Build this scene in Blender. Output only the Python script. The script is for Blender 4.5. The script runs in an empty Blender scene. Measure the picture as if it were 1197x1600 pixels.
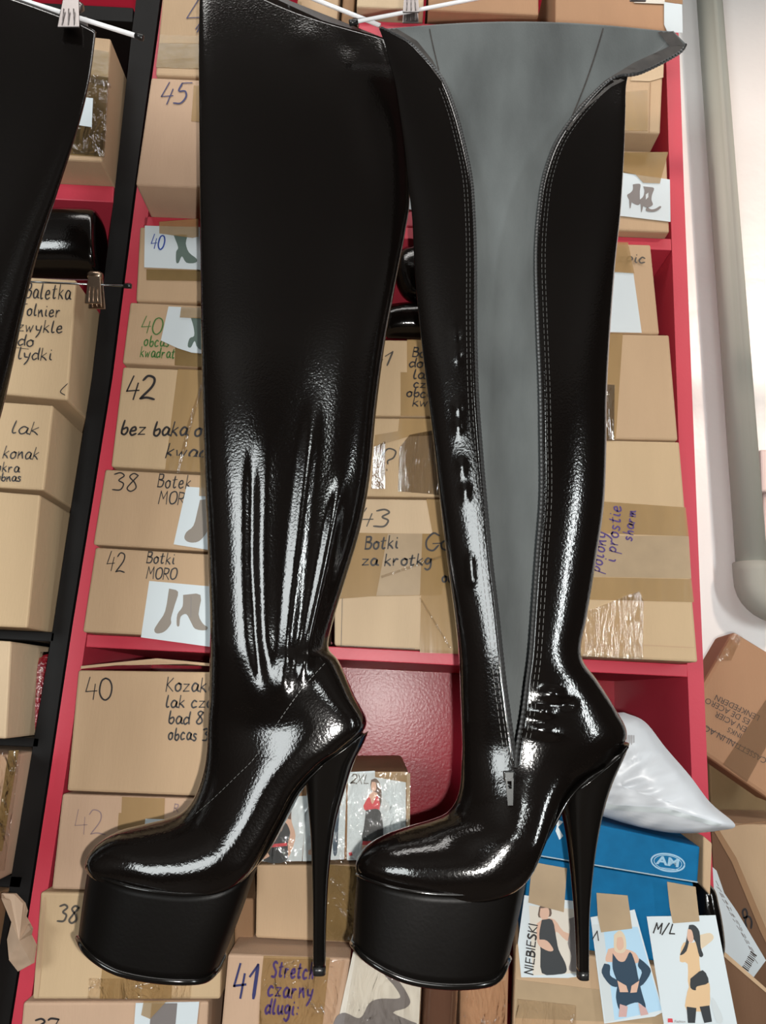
import bpy, bmesh, math, random
from mathutils import Vector
from mathutils.bvhtree import BVHTree
C = bpy.context.scene.collection
V = Vector
R = math.radians
random.seed(7)

# ------------------------------------------------------------------ camera, world, lights, exposure
FPX, CX, CY = 1155.0, 598.5, 800.0
CAM = V((0, 0, 1.30))
PITCH, ROLL = R(13.9), R(2.73)
F = V((0, math.cos(PITCH), math.sin(PITCH)))
U0 = V((0, -math.sin(PITCH), math.cos(PITCH)))
X0 = V((1, 0, 0))
RT = X0 * math.cos(ROLL) + U0 * math.sin(ROLL)
UP = U0 * math.cos(ROLL) - X0 * math.sin(ROLL)
cd = bpy.data.cameras.new('camera')
cd.sensor_fit = 'VERTICAL'
cd.sensor_height = 36
cd.lens = 36 * FPX / 1600
cd.clip_start = 0.02
cam = bpy.data.objects.new('camera', cd)
C.objects.link(cam)
from mathutils import Matrix
m = Matrix((RT, UP, -F)).transposed().to_4x4()
m.translation = CAM
cam.matrix_world = m
S = bpy.context.scene
S.camera = cam
S.view_settings.view_transform = 'Standard'
S.view_settings.look = 'None'
S.view_settings.gamma = 1
S.view_settings.use_curve_mapping = False
S.view_settings.exposure = 0.0
S.cycles.max_bounces = 6
S.cycles.sample_clamp_indirect = 6

w = bpy.data.worlds.new('world')
S.world = w
w.use_nodes = True
w.node_tree.nodes['Background'].inputs[0].default_value = (0.9, 0.95, 1, 1)
w.node_tree.nodes['Background'].inputs[1].default_value = 0.045


def aim(o, d):
    o.rotation_euler = V(d).to_track_quat('-Z', 'Y').to_euler()


def area(name, loc, d, sx, sy, power, col=(1, 1, 1)):
    l = bpy.data.lights.new(name, 'AREA')
    l.shape = 'RECTANGLE'
    l.size, l.size_y, l.energy, l.color = sx, sy, power, col
    o = bpy.data.objects.new(name, l)
    C.objects.link(o)
    o.location = loc
    aim(o, d)
    return o


# the phone's own flash, two centimetres to the right of and below the lens
fl = bpy.data.lights.new('phone_flash', 'SPOT')
fl.energy, fl.shadow_soft_size, fl.color = 31.0, 0.004, (1.0, 0.97, 0.92)
fl.spot_size, fl.spot_blend = R(176), 0.15
fo = bpy.data.objects.new('phone_flash', fl)
C.objects.link(fo)
fo.location = CAM + RT * 0.02 - UP * 0.014 - F * 0.004
aim(fo, F)
# shop lighting: tubes on the ceiling and the shop window behind the photographer, plus an added side light
area('ceiling_tube', (0.24, -2.28, 2.66), (0, 1, -0.5), 0.55, 0.28, 10, (0.95, 1.0, 0.98))
area('ceiling_lamp', (0.0, 0.30, 2.97), (0, 0.15, -1), 1.8, 0.25, 10, (1.0, 0.97, 0.93))
area('added_side_light', (2.14, -1.72, 1.86), (-1, 0.55, 0), 0.26, 1.15, 32, (0.95, 1.0, 1.0))  # added unseen light, makes the streak on the unzipped boot's right flap
area('window_daylight', (-2.1, -2.34, 1.94), (0, 1, 0), 1.35, 1.20, 60, (0.95, 1.0, 1.0))
# warm ceiling spotlight over to the right, its glare mirrored in the painted wall
sp = bpy.data.lights.new('ceiling_spotlight', 'SPOT')
sp.energy, sp.spot_size, sp.spot_blend, sp.shadow_soft_size, sp.color = 125, R(52), 0.9, 0.075, (1.0, 0.77, 0.64)
so = bpy.data.objects.new('ceiling_spotlight', sp)
C.objects.link(so)
so.location = (1.70, -0.45, 2.93)
aim(so, V((0.95, 1.40, 2.14)) - V(so.location))


# ------------------------------------------------------------------ pixel -> place helpers
def ray(px, py):
    return F + RT * ((px - CX) / FPX) + UP * ((CY - py) / FPX)


def P(px, py, Y):
    d = ray(px, py)
    return CAM + d * (Y / d.y)


class Plane:
    def __init__(s, p, n):
        s.p, s.n = V(p), V(n).normalized()

    def at(s, px, py, lift=0.0):
        d = ray(px, py)
        t = (s.p - CAM).dot(s.n) / d.dot(s.n)
        return CAM + d * t + s.n * lift


def FY(Y):
    return Plane((0, Y, 0), (0, -1, 0))


def YAW(a, ya, b, yb):
    p, q = P(*a, ya), P(*b, yb)
    d = q - p
    return Plane(p, V((d.y, -d.x, 0)))


def lerp(a, b, t):
    return a + (b - a) * t


def cat(p0, p1, p2, p3, t):
    return 0.5 * ((2 * p1) + (p2 - p0) * t + (2 * p0 - 5 * p1 + 4 * p2 - p3) * t * t + (3 * p1 - p0 - 3 * p2 + p3) * t ** 3)


def smooth_path(pts, n=6):
    pts = [V(p) for p in pts]
    if len(pts) < 3:
        return pts
    out = []
    for i in range(len(pts) - 1):
        p0 = pts[i - 1] if i else pts[0] * 2 - pts[1]
        p3 = pts[i + 2] if i + 2 < len(pts) else pts[-1] * 2 - pts[-2]
        for k in range(n):
            out.append(cat(p0, pts[i], pts[i + 1], p3, k / n))
    out.append(pts[-1])
    return out


def resample(pts, n):
    pts = [V(p) for p in pts]
    L = [0]
    for a, b in zip(pts, pts[1:]):
        L.append(L[-1] + (b - a).length)
    out, j = [], 0
    for i in range(n):
        s = L[-1] * i / (n - 1)
        while j < len(L) - 2 and L[j + 1] < s:
            j += 1
        t = (s - L[j]) / max(L[j + 1] - L[j], 1e-9)
        out.append(lerp(pts[j], pts[j + 1], min(max(t, 0), 1)))
    return out


# ------------------------------------------------------------------ materials
def mat(name, col, rough=0.6, metal=0.0, spec=0.5, coat=0.0, alpha=1.0, noise=0.0, nscale=20, bump=0.0, bscale=200,
        stretch=(1, 1, 1), trans=0.0, detail=3, sheen=0.0, bdist=0.002):
    M = bpy.data.materials.new(name)
    M.use_nodes = True
    nt = M.node_tree
    b = nt.nodes['Principled BSDF']
    b.inputs['Base Color'].default_value = (*col, 1)
    b.inputs['Roughness'].default_value = rough
    b.inputs['Metallic'].default_value = metal
    b.inputs['Specular IOR Level'].default_value = spec
    b.inputs['Coat Weight'].default_value = coat
    b.inputs['Coat Roughness'].default_value = 0.04
    b.inputs['Alpha'].default_value = alpha
    b.inputs['Transmission Weight'].default_value = trans
    b.inputs['Sheen Weight'].default_value = sheen
    tc = nt.nodes.new('ShaderNodeTexCoord')
    mp = nt.nodes.new('ShaderNodeMapping')
    mp.inputs['Scale'].default_value = stretch
    nt.links.new(tc.outputs['Object'], mp.inputs[0])
    if noise:
        n = nt.nodes.new('ShaderNodeTexNoise')
        n.inputs['Scale'].default_value = nscale
        n.inputs['Detail'].default_value = detail
        nt.links.new(mp.outputs[0], n.inputs[0])
        r = nt.nodes.new('ShaderNodeMapRange')
        r.inputs[1].default_value, r.inputs[2].default_value = 0.3, 0.7
        r.inputs[3].default_value, r.inputs[4].default_value = 1 - noise, 1 + noise
        nt.links.new(n.outputs[0], r.inputs[0])
        x = nt.nodes.new('ShaderNodeMix')
        x.data_type, x.blend_type = 'RGBA', 'MULTIPLY'
        x.inputs[0].default_value = 1
        x.inputs[6].default_value = (*col, 1)
        nt.links.new(r.outputs[0], x.inputs[7])
        nt.links.new(x.outputs[2], b.inputs['Base Color'])
    if bump:
        n = nt.nodes.new('ShaderNodeTexNoise')
        n.inputs['Scale'].default_value = bscale
        n.inputs['Detail'].default_value = 2
        nt.links.new(mp.outputs[0], n.inputs[0])
        bp = nt.nodes.new('ShaderNodeBump')
        bp.inputs['Strength'].default_value = bump
        bp.inputs['Distance'].default_value = bdist
        nt.links.new(n.outputs[0], bp.inputs['Height'])
        nt.links.new(bp.outputs[0], b.inputs['Normal'])
        if coat:
            nt.links.new(bp.outputs[0], b.inputs['Coat Normal'])
    return M


def card(name, col, nz=0.05):
    return mat(name, col, 0.75, spec=0.25, noise=nz, nscale=9, bump=0.16, bscale=170, stretch=(2.2, 1, 0.45), detail=5)


M = {}
M['card'] = card('kraft_cardboard', (0.49, 0.34, 0.212))
M['card_pink'] = card('pinkish_cardboard', (0.50, 0.34, 0.235))
M['card_yellow'] = card('yellow_cardboard', (0.53, 0.385, 0.235))
M['card_pale'] = card('pale_cardboard', (0.57, 0.43, 0.285))
M['card_brown'] = card('brown_cardboard', (0.30, 0.175, 0.095))
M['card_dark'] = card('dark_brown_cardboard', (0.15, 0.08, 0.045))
M['card_shade'] = card('shaded_cardboard', (0.24, 0.165, 0.085))  # cardboard darkened to stand for shade
M['card_orange'] = card('reddish_cardboard', (0.41, 0.235, 0.135))
M['tape'] = mat('brown_packing_tape', (0.42, 0.27, 0.115), 0.22, alpha=0.62, noise=0.1, nscale=30, bump=0.25, bscale=60, stretch=(1, 1, 0.2))
M['tape_dark'] = mat('olive_packing_tape', (0.25, 0.165, 0.065), 0.22, alpha=0.75, noise=0.12, nscale=25, bump=0.3, bscale=50)
M['tape_brown'] = mat('dull_brown_tape', (0.20, 0.115, 0.06), 0.3, alpha=0.5, bump=0.2, bscale=40)
M['masking'] = mat('tan_paper_tape', (0.40, 0.29, 0.175), 0.5, alpha=0.93, noise=0.06, nscale=40)
M['clear'] = mat('clear_packing_tape', (0.95, 0.9, 0.8), 0.06, alpha=0.16, bump=1.0, bscale=60, stretch=(2.5, 1, 0.5), bdist=0.006)
M['wrap'] = mat('wrinkled_clear_film', (0.9, 0.88, 0.85), 0.07, alpha=0.15, bump=1.0, bscale=34, bdist=0.012)


def film(name, scale, stretch, dist, base=0.05, rough=0.09):
    """clear film: see-through, with wrinkled reflections"""
    Mx = bpy.data.materials.new(name)
    Mx.use_nodes = True
    nt = Mx.node_tree
    nt.nodes.clear()
    N = nt.nodes.new
    out, mix, tr, gl = N('ShaderNodeOutputMaterial'), N('ShaderNodeMixShader'), N('ShaderNodeBsdfTransparent'), N('ShaderNodeBsdfGlossy')
    gl.inputs['Roughness'].default_value = rough
    tr.inputs['Color'].default_value = (0.97, 0.955, 0.93, 1)
    fr = N('ShaderNodeFresnel')
    fr.inputs['IOR'].default_value = 1.5
    ad = N('ShaderNodeMath')
    ad.operation = 'ADD'
    ad.inputs[1].default_value = base
    tc, mp, nz, bp = N('ShaderNodeTexCoord'), N('ShaderNodeMapping'), N('ShaderNodeTexNoise'), N('ShaderNodeBump')
    mp.inputs['Scale'].default_value = stretch
    nz.inputs['Scale'].default_value = scale
    nz.inputs['Detail'].default_value = 4
    nz.inputs['Distortion'].default_value = 0.8
    bp.inputs['Strength'].default_value = 1.0
    bp.inputs['Distance'].default_value = dist
    L = nt.links.new
    L(tc.outputs['Object'], mp.inputs[0]); L(mp.outputs[0], nz.inputs[0]); L(nz.outputs[0], bp.inputs['Height'])
    L(bp.outputs[0], gl.inputs['Normal']); L(bp.outputs[0], fr.inputs['Normal'])
    L(fr.outputs[0], ad.inputs[0]); L(ad.outputs[0], mix.inputs[0]); L(tr.outputs[0], mix.inputs[1]); L(gl.outputs[0], mix.inputs[2])
    L(mix.outputs[0], out.inputs[0])
    return Mx


M['clear'] = film('clear_packing_tape', 55, (3.0, 1, 0.6), 0.0016, 0.10, 0.08)
M['wrap'] = film('wrinkled_clear_film', 30, (1.6, 1, 0.8), 0.009, 0.02, 0.10)
M['shiny'] = film('shining_packing_tape', 60, (3.0, 1, 0.5), 0.0014, 0.40, 0.10)
M['patent'] = mat('black_patent_leather', (0.0028, 0.0021, 0.0018), 0.12, spec=0.45, coat=0.4, bump=0.13, bscale=420, bdist=0.0012)
M['gloss'] = mat('glossy_black_sole', (0.003, 0.0026, 0.0023), 0.16, spec=0.5, coat=0.3)
M['satin'] = mat('satin_black_platform', (0.0026, 0.0021, 0.0018), 0.42, spec=0.10, bump=0.05, bscale=300)
M['lining'] = mat('grey_suede_lining', (0.098, 0.107, 0.107), 0.9, spec=0.1, noise=0.34, nscale=13, stretch=(1, 1, 0.35), bump=0.2, bscale=500, sheen=0.25, detail=5)
M['hem'] = mat('dark_binding', (0.035, 0.030, 0.027), 0.6, spec=0.3, noise=0.4, nscale=60)
M['thread'] = mat('grey_thread', (0.075, 0.075, 0.072), 0.45)
M['zip'] = mat('black_zip', (0.018, 0.018, 0.018), 0.35)
M['nickel'] = mat('dark_nickel', (0.30, 0.31, 0.31), 0.22, metal=1.0)
M['chrome'] = mat('chrome', (0.27, 0.245, 0.24), 0.36, metal=1.0)
M['bronze'] = mat('bronze_clip', (0.50, 0.37, 0.27), 0.3, metal=1.0)
M['rodwhite'] = mat('white_coated_wire', (0.85, 0.85, 0.87), 0.25)
M['blackplastic'] = mat('black_plastic', (0.012, 0.012, 0.012), 0.3)
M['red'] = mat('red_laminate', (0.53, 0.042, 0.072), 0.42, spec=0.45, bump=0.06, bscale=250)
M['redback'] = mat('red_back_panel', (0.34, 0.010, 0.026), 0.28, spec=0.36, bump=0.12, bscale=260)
M['black'] = mat('black_laminate', (0.0085, 0.008, 0.008), 0.5, spec=0.15, noise=0.15, nscale=20)
M['wall'] = mat('white_plaster', (0.82, 0.81, 0.80), 0.37, spec=0.9, noise=0.03, nscale=5, bump=0.35, bscale=38, bdist=0.003)
M['darkwall'] = mat('dark_shop_wall', (0.045, 0.032, 0.025), 0.8)
M['floor'] = mat('brown_floor', (0.10, 0.07, 0.05), 0.6, noise=0.2)
M['ceil'] = mat('shaded_ceiling', (0.10, 0.085, 0.075), 0.8)
M['pipe'] = mat('grey_pvc', (0.36, 0.375, 0.335), 0.55, spec=0.25)
M['plate'] = mat('pale_pink_plastic', (0.70, 0.55, 0.53), 0.4)
M['paper'] = mat('white_paper', (0.60, 0.665, 0.70), 0.55, spec=0.3)
M['paperblue'] = mat('pale_blue_print', (0.40, 0.60, 0.76), 0.5)
M['papercream'] = mat('cream_print', (0.64, 0.60, 0.53), 0.5)
M['bag'] = mat('white_polythene', (0.60, 0.63, 0.67), 0.38, noise=0.03, nscale=8, bump=0.6, bscale=14, bdist=0.012)
M['blue'] = mat('blue_board', (0.004, 0.125, 0.29), 0.6, spec=0.12, noise=0.10, nscale=60)
M['bluemark'] = mat('pale_blue_ink', (0.28, 0.47, 0.62), 0.5)
M['bluedark'] = mat('lid_edge', (0.30, 0.40, 0.47), 0.5)
M['ink'] = mat('black_marker', (0.018, 0.015, 0.016), 0.5)
M['inkgrey'] = mat('worn_black_marker', (0.07, 0.06, 0.05), 0.5)
M['inkblue'] = mat('navy_marker', (0.022, 0.026, 0.11), 0.5)
M['inkbright'] = mat('blue_marker', (0.02, 0.06, 0.33), 0.5)
M['inkgreen'] = mat('green_marker', (0.055, 0.16, 0.035), 0.5)
M['inkpurple'] = mat('purple_marker', (0.07, 0.035, 0.17), 0.5)
M['inkfaint'] = mat('faint_pen', (0.25, 0.17, 0.17), 0.6)
M['print'] = mat('printed_black', (0.055, 0.04, 0.035), 0.6)
M['g_skin'] = mat('printed_skin', (0.62, 0.40, 0.30), 0.5)
M['g_tan'] = mat('printed_tan', (0.66, 0.46, 0.27), 0.5)
M['g_black'] = mat('printed_dark', (0.035, 0.04, 0.045), 0.45)
M['g_navy'] = mat('printed_navy', (0.022, 0.05, 0.085), 0.45)
M['g_red'] = mat('printed_red', (0.58, 0.06, 0.075), 0.5)
M['g_grey'] = mat('printed_grey', (0.19, 0.17, 0.165), 0.5)
M['g_taupe'] = mat('printed_taupe', (0.24, 0.205, 0.17), 0.5)
M['g_green'] = mat('printed_green_grey', (0.10, 0.145, 0.125), 0.5)
M['g_blond'] = mat('printed_blond', (0.63, 0.52, 0.38), 0.5)
M['g_light'] = mat('printed_light', (0.55, 0.60, 0.62), 0.5)
M['g_rose'] = mat('printed_rose', (0.55, 0.35, 0.33), 0.5)
M['g_hair'] = mat('printed_brown_hair', (0.12, 0.075, 0.055), 0.5)
M['brownfilm'] = mat('brown_film', (0.10, 0.048, 0.03), 0.12, coat=0.5, bump=0.8, bscale=22, bdist=0.006, stretch=(2, 1, 0.6))
M['kraftpaper'] = mat('crumpled_kraft_paper', (0.46, 0.33, 0.235), 0.7, bump=0.8, bscale=25, bdist=0.008)
M['redfoil'] = mat('red_glitter', (0.25, 0.01, 0.02), 0.25, spec=0.7, bump=1.0, bscale=240)
M['wood'] = mat('dark_frame', (0.05, 0.04, 0.035), 0.5)
M['glass'] = mat('bright_window_glass', (0.8, 0.85, 0.85), 0.1)

# ------------------------------------------------------------------ object helpers
WL = {}


def obj(name, verts, faces, mats, parent=None, smooth=False, fmat=None, label=None, cat=None, group=None, kind=None, origin=None):
    verts = [V(v) for v in verts]
    if parent is None:
        if origin is None:
            lo = V((min(v.x for v in verts), min(v.y for v in verts), min(v.z for v in verts)))
            hi = V((max(v.x for v in verts), max(v.y for v in verts), 0))
            origin = V(((lo.x + hi.x) / 2, (lo.y + hi.y) / 2, lo.z))
    else:
        origin = WL[parent.name]
    me = bpy.data.meshes.new(name)
    me.from_pydata([v - origin for v in verts], [], faces)
    if not isinstance(mats, (list, tuple)):
        mats = [mats]
    for mm in mats:
        me.materials.append(mm)
    if fmat:
        for p, i in zip(me.polygons, fmat):
            p.material_index = i
    if smooth:
        for p in me.polygons:
            p.use_smooth = True
    o = bpy.data.objects.new(name, me)
    C.objects.link(o)
    if parent is None:
        o.location = origin
    else:
        o.parent = parent
    WL[o.name] = origin
    tag(o, label, cat, group, kind)
    return o


def tag(o, label=None, cat=None, group=None, kind=None):
    if label: o['label'] = label
    if cat: o['category'] = cat
    if group: o['group'] = group
    if kind: o['kind'] = kind


def empty(name, loc, label, cat, group=None):
    o = bpy.data.objects.new(name, None)
    o.empty_display_size = 0.05
    C.objects.link(o)
    o.location = loc
    WL[o.name] = V(loc)
    tag(o, label, cat, group)
    return o


def from_bm(bm):
    bm.verts.index_update()
    v = [x.co.copy() for x in bm.verts]
    f = [[q.index for q in x.verts] for x in bm.faces]
    return v, f


def hexa(front, back, bev=0.003, seg=2):
    """front and back: four points each (tl, tr, br, bl)"""
    bm = bmesh.new()
    a = [bm.verts.new(p) for p in front]
    b = [bm.verts.new(p) for p in back]
    bm.faces.new(a[::-1])
    bm.faces.new(b)
    for i in range(4):
        j = (i + 1) % 4
        bm.faces.new((a[i], a[j], b[j], b[i]))
    bmesh.ops.recalc_face_normals(bm, faces=bm.faces)
    if bev:
        bmesh.ops.bevel(bm, geom=list(bm.edges), offset=bev, segments=seg, profile=0.5, affect='EDGES')
    r = from_bm(bm)
    bm.free()
    return r


def boxv(lo, hi, bev=0.0):
    (x0, y0, z0), (x1, y1, z1) = lo, hi
    return hexa([(x0, y0, z1), (x1, y0, z1), (x1, y0, z0), (x0, y0, z0)], [(x0, y1, z1), (x1, y1, z1), (x1, y1, z0), (x0, y1, z0)], bev)


class Acc:
    """collects pieces into one mesh"""
    def __init__(s):
        s.v, s.f, s.m = [], [], []

    def add(s, v, f, mi=0):
        n = len(s.v)
        s.v += [V(p) for p in v]
        s.f += [[i + n for i in q] for q in f]
        s.m += [mi] * len(f)

    def tube(s, pts, r, mi=0, k=8, caps=True):
        pts = [V(p) for p in pts]
        n0 = len(s.v)
        prev = None
        rr = r if isinstance(r, (list, tuple)) else [r] * len(pts)
        for i, p in enumerate(pts):
            t = (pts[min(i + 1, len(pts) - 1)] - pts[max(i - 1, 0)]).normalized()
            a = prev if prev is not None else (V((0, 1, 0)) if abs(t.y) < 0.9 else V((1, 0, 0)))
            u = (a - t * a.dot(t)).normalized()
            prev = u
            q = t.cross(u)
            for j in range(k):
                an = 2 * math.pi * j / k
                s.v.append(p + (u * math.cos(an) + q * math.sin(an)) * rr[i])
        for i in range(len(pts) - 1):
            for j in range(k):
                a, b = n0 + i * k + j, n0 + i * k + (j + 1) % k
                s.f.append([a, b, b + k, a + k])
                s.m.append(mi)
        if caps:
            s.f.append([n0 + j for j in range(k)][::-1])
            s.f.append([n0 + (len(pts) - 1) * k + j for j in range(k)])
            s.m += [mi, mi]

    def ribbon(s, pts, nrm, wd, mi=0):
        """flat stroke of width wd lying in the plane with normal nrm"""
        pts = [V(p) for p in pts]
        n0 = len(s.v)
        for i, p in enumerate(pts):
            t = pts[min(i + 1, len(pts) - 1)] - pts[max(i - 1, 0)]
            if t.length < 1e-9:
                t = V((1, 0, 0))
            t.normalize()
            nn = nrm[i] if isinstance(nrm, list) else nrm
            sd = nn.cross(t).normalized()
            if i == 0: p = p - t * wd * 0.3
            if i == len(pts) - 1: p = p + t * wd * 0.3
            k = 0.6 if i in (0, len(pts) - 1) else 1.0
            s.v += [p + sd * wd * 0.5 * k, p - sd * wd * 0.5 * k]
        for i in range(len(pts) - 1):
            a = n0 + 2 * i
            s.f.append([a, a + 1, a + 3, a + 2])
            s.m.append(mi)

    def obj(s, name, mats, parent=None, smooth=False, **k):
        return obj(name, s.v, s.f, mats, parent, smooth, s.m, **k)


def structure(o):
    o['kind'] = 'structure'
    return o


# ------------------------------------------------------------------ handwriting
G = {
 '0': "3,10 1,8.5 0,4 1,1 3,0 5.2,2 6,6 5,9 3,10", '1': "0,6.5 3.4,10|3.4,10 3,5 2.6,0", '2': "0,8 2,10 5,9 4.6,5.5 0,0|0,0 3,.6 6.5,0",
 '3': "0,9 3,10 5,8.4 2.6,5.8 5.2,4 4,.6 0,.4", '4': "2.2,10 .2,3.4|.2,3.4 5.6,4|4.8,7 3.8,0", '5': "1.6,9.6 1,6 4,6 5.2,3.4 3.4,.4 0,.3|1.6,9.6 6.2,10",
 '7': "0,9 1.5,10 5.5,9.7|5.5,9.7 2,0|1,5 5,5.4", '8': "5.4,9 3,10 1.2,8 4,5 5,2 2.6,0 .6,1.6 2.4,4.8 5.4,9", '/': "0,-1 4,11", ':': "1,5 1.2,4.6|.8,1 1,.6", '?': "0,7 2,10 5,9 4.5,6 2.5,4.5 2.6,3|2.5,.5 2.6,0",
 'a': "4.4,5 2,6 .2,3 1.4,.3 3.6,1.4 4.6,5|4.6,5 4.4,1.2 5.8,.4", 'b': "1.2,10 .6,4 .8,.8|.8,.8 3,0 4.6,2.6 3.6,5 1,3.6", 'c': "4,5 2,6 .2,3 1.4,.2 4.2,1",
 'd': "4.2,5 2,5.6 .2,2.8 1.4,.2 3.6,1.6|5,10 4.4,4 4.8,.4", 'e': "0.4,2.8 3.8,3.6 3.2,5.8 1.2,5 .4,2 2,.1 4.6,1.2", 'g': "4.2,5 2,6 .3,3.2 1.6,1 3.6,2.4 4.5,5.4|4.5,5.4 4.4,-1.5 2.4,-4 .4,-2.8",
 'h': "1,10 .4,0|.5,2.6 2.6,5.2 3.6,3.4 3.6,0", 'i': "1,5.6 .8,1.4 2,.3|1.2,8.4 1.3,8", 'j': "1.4,5.6 1.2,-2 0,-3.6|1.6,8.4 1.7,8", 'k': "1,10 .4,0|4,6 .6,3|.8,3 2.4,2.4 4.4,.2",
 'l': "1.4,10 .6,3 1.2,.4 2.6,.8", 'm': "0,5.6 .6,0|.4,2.6 2.2,5.4 2.8,2 2.8,.2|2.8,2.4 4.6,5.4 5.2,2 6.2,.4", 'n': "0,5.6 .5,0|.4,2.4 2.6,5.6 3.4,3 4.4,.2", 'o': "2.4,5.8 .4,4 .6,1.2 2.4,.1 4.2,1.8 4,4.6 2.4,5.8 4.6,5",
 'p': "1,6 .2,-4|.6,4 2.6,6 4.4,4 3,1.2 .6,1.4", 'r': "0.4,5.6 .6,0|.5,2.6 2,5.2 3.6,5.2", 's': "3.6,5.2 1.6,5.8 1,4 3.4,2 2.2,.1 .2,.6", 't': "2,9 1.2,2 2,.3 3.4,1|0,6 3.8,6.6", 'u': "0.4,5.6 .4,1.6 1.8,.2 3.8,2|4.2,5.6 4,1.4 5.2,.3",
 'w': "0,5.6 1,.4|1,.4 2.8,4.6|2.8,4.6 3.8,.4|3.8,.4 5.6,5.8", 'y': "0.4,5.6 1,2.4 3,2.2|4.6,5.8 3.4,0 1,-4", 'z': "0.2,5.4 4,5.4|4,5.4 .2,.4|.2,.4 4.4,.6", 'f': "3.4,9 2,9.6 1.6,5 1,-3|0,5 3.4,5.4",
 'A': "0,0 3,10|3,10 5.6,0|1,4 5,4", 'B': "0.8,10 .4,0|.8,9.6 4.4,9.4 4,6.2 1,5.6|1,5.6 5.2,4.4 4,.6 .2,.2", 'D': "1,10 .5,0|.8,9.8 5,8 5.4,3 .4,.1", 'E': "1,10 .4,0|1,10 5,10|.7,5.4 4.2,5.6|.4,.2 5,0", 'G': "5.6,8.6 3,10 .4,6 .8,1.4 3.4,0 5.6,3|3.2,4 6.4,4.2",
 'I': "1,10 .8,0", 'K': "1,10 .4,0|5,9.4 .8,4.6|.8,4.8 5.4,.2", 'L': "1.2,10 .6,.4|.6,.4 5,.6", 'M': "0,0 1,10|1,10 3.4,4|3.4,4 6,10|6,10 6.4,0", 'N': "0,0 .8,10|.8,10 4.8,0|4.8,0 5.4,10", 'O': "3,10 .6,8 .2,3 2,.2 5,1.6 6,6 5,9.4 3,10",
 'R': "0.8,10 .4,0|.8,9.8 4.8,9 4,5.4 .8,4.8|2,4.8 5.6,.2", 'S': "5,9 2.6,10 1,7.6 4.6,3.6 3.4,.4 .2,.8", 'T': "0,9.6 6,10|3.2,9.8 2.8,0", 'X': "0,10 5,0|5.4,10 -.2,0", 'Z': "0.4,9 2.6,10 4.6,8.4 1.8,5.4|1.8,5.4 5,4 4,.6 .4,.4", 'H': "0.6,10 .4,0|5,10 4.8,0|.5,5 4.8,5.4", 'q': "4.2,5 2,6 .3,3.2 1.6,1 3.6,2.4 4.5,5.4|4.5,5.4 4,-3",
}
GW = {'1': 4.4, 'i': 2.6, 'I': 2, 'l': 3, 'm': 6.8, 'w': 6.4, 'M': 7.2, 'j': 2.4, ':': 2, '/': 5, 't': 4.2}


def strokes(text, x, y, size, W=None, ang=3.0, slant=0.08, track=1.2, wx=1.0, jitter=0.35):
    """pixel-space polylines; x, y = left end of the baseline"""
    rng = random.Random(text + str(x))
    out, cx = [], 0.0
    k = size / 10
    cw = [4 if ch == ' ' else GW.get(ch, 5.6 if ch.isdigit() or ch.isupper() else 5) for ch in text]
    if W:
        wx = (W / k - track * (len(text) - 1)) / sum(cw)
    ca, sa = math.cos(R(ang)), math.sin(R(ang))
    for ch in text:
        if ch == ' ':
            cx += 4 * wx
            continue
        g = G[ch]
        oy = rng.uniform(-jitter, jitter)
        for pl in g.split('|'):
            pts = []
            for q in pl.split():
                a, b = q.split(',')
                a, b = float(a), float(b) + oy
                lx, ly = (cx + a * wx + b * slant) * k, b * k
                pts.append(V((x + lx * ca + ly * sa, y + lx * sa - ly * ca)))
            out.append([(p.x, p.y) for p in smooth_path(pts, 5)])
        wd = GW.get(ch, 5.6 if ch.isdigit() or ch.isupper() else 5)
        cx += wd * wx + track
    return out


def ink(parent, plane, items, mt, pen=2.4, lift=0.0012, name='handwriting'):
    for it in items:
        a = Acc()
        sl = strokes(*it[:4], **(it[4] if len(it) > 4 else {}))
        for st in sl:
            pts = [plane.at(px, py, lift) for px, py in st]
            dist = (pts[0] - CAM).dot(F)
            a.ribbon(pts, plane.n, pen * dist / FPX)
        o = a.obj(name, mt, parent)
    return o


def lines(parent, plane, segs, mt, pen=2.0, lift=0.0012, name='handwriting'):
    a = Acc()
    for st in segs:
        pts = [plane.at(px, py, lift) for px, py in (st if len(st) < 3 else [(p.x, p.y) for p in smooth_path([V(q) for q in st], 5)])]
        a.ribbon(pts, plane.n, pen * (pts[0] - CAM).dot(F) / FPX)
    return a.obj(name, mt, parent)


def patch(parent, plane, poly, mt, lift=0.0006, name='tape_strip', th=0.0004, label=None):
    """flat polygon stuck on a face, with a little thickness"""
    f = [plane.at(x, y, lift + th) for x, y in poly]
    b = [plane.at(x, y, lift) for x, y in poly]
    n = len(poly)
    faces = [list(range(n))[::-1]] + [[i, (i + 1) % n, n + (i + 1) % n, n + i] for i in range(n)]
    return obj(name, f + b, faces, mt, parent, label=label)


def picture(parent, plane, polys, lift=0.0026, name='printed_picture', mats=None):
    a = Acc()
    names = []
    for i, (mn, poly) in enumerate(polys):
        if mn not in names: names.append(mn)
        pl = [(p.x, p.y) for p in smooth_path([V(q) for q in poly] + [V(poly[0])], 3)][:-1] if len(poly) > 4 else poly
        a.add([plane.at(x, y, lift + i * 0.00012) for x, y in pl], [list(range(len(pl)))[::-1]], names.index(mn))
    return a.obj(name, [M[n] for n in names], parent)


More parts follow.
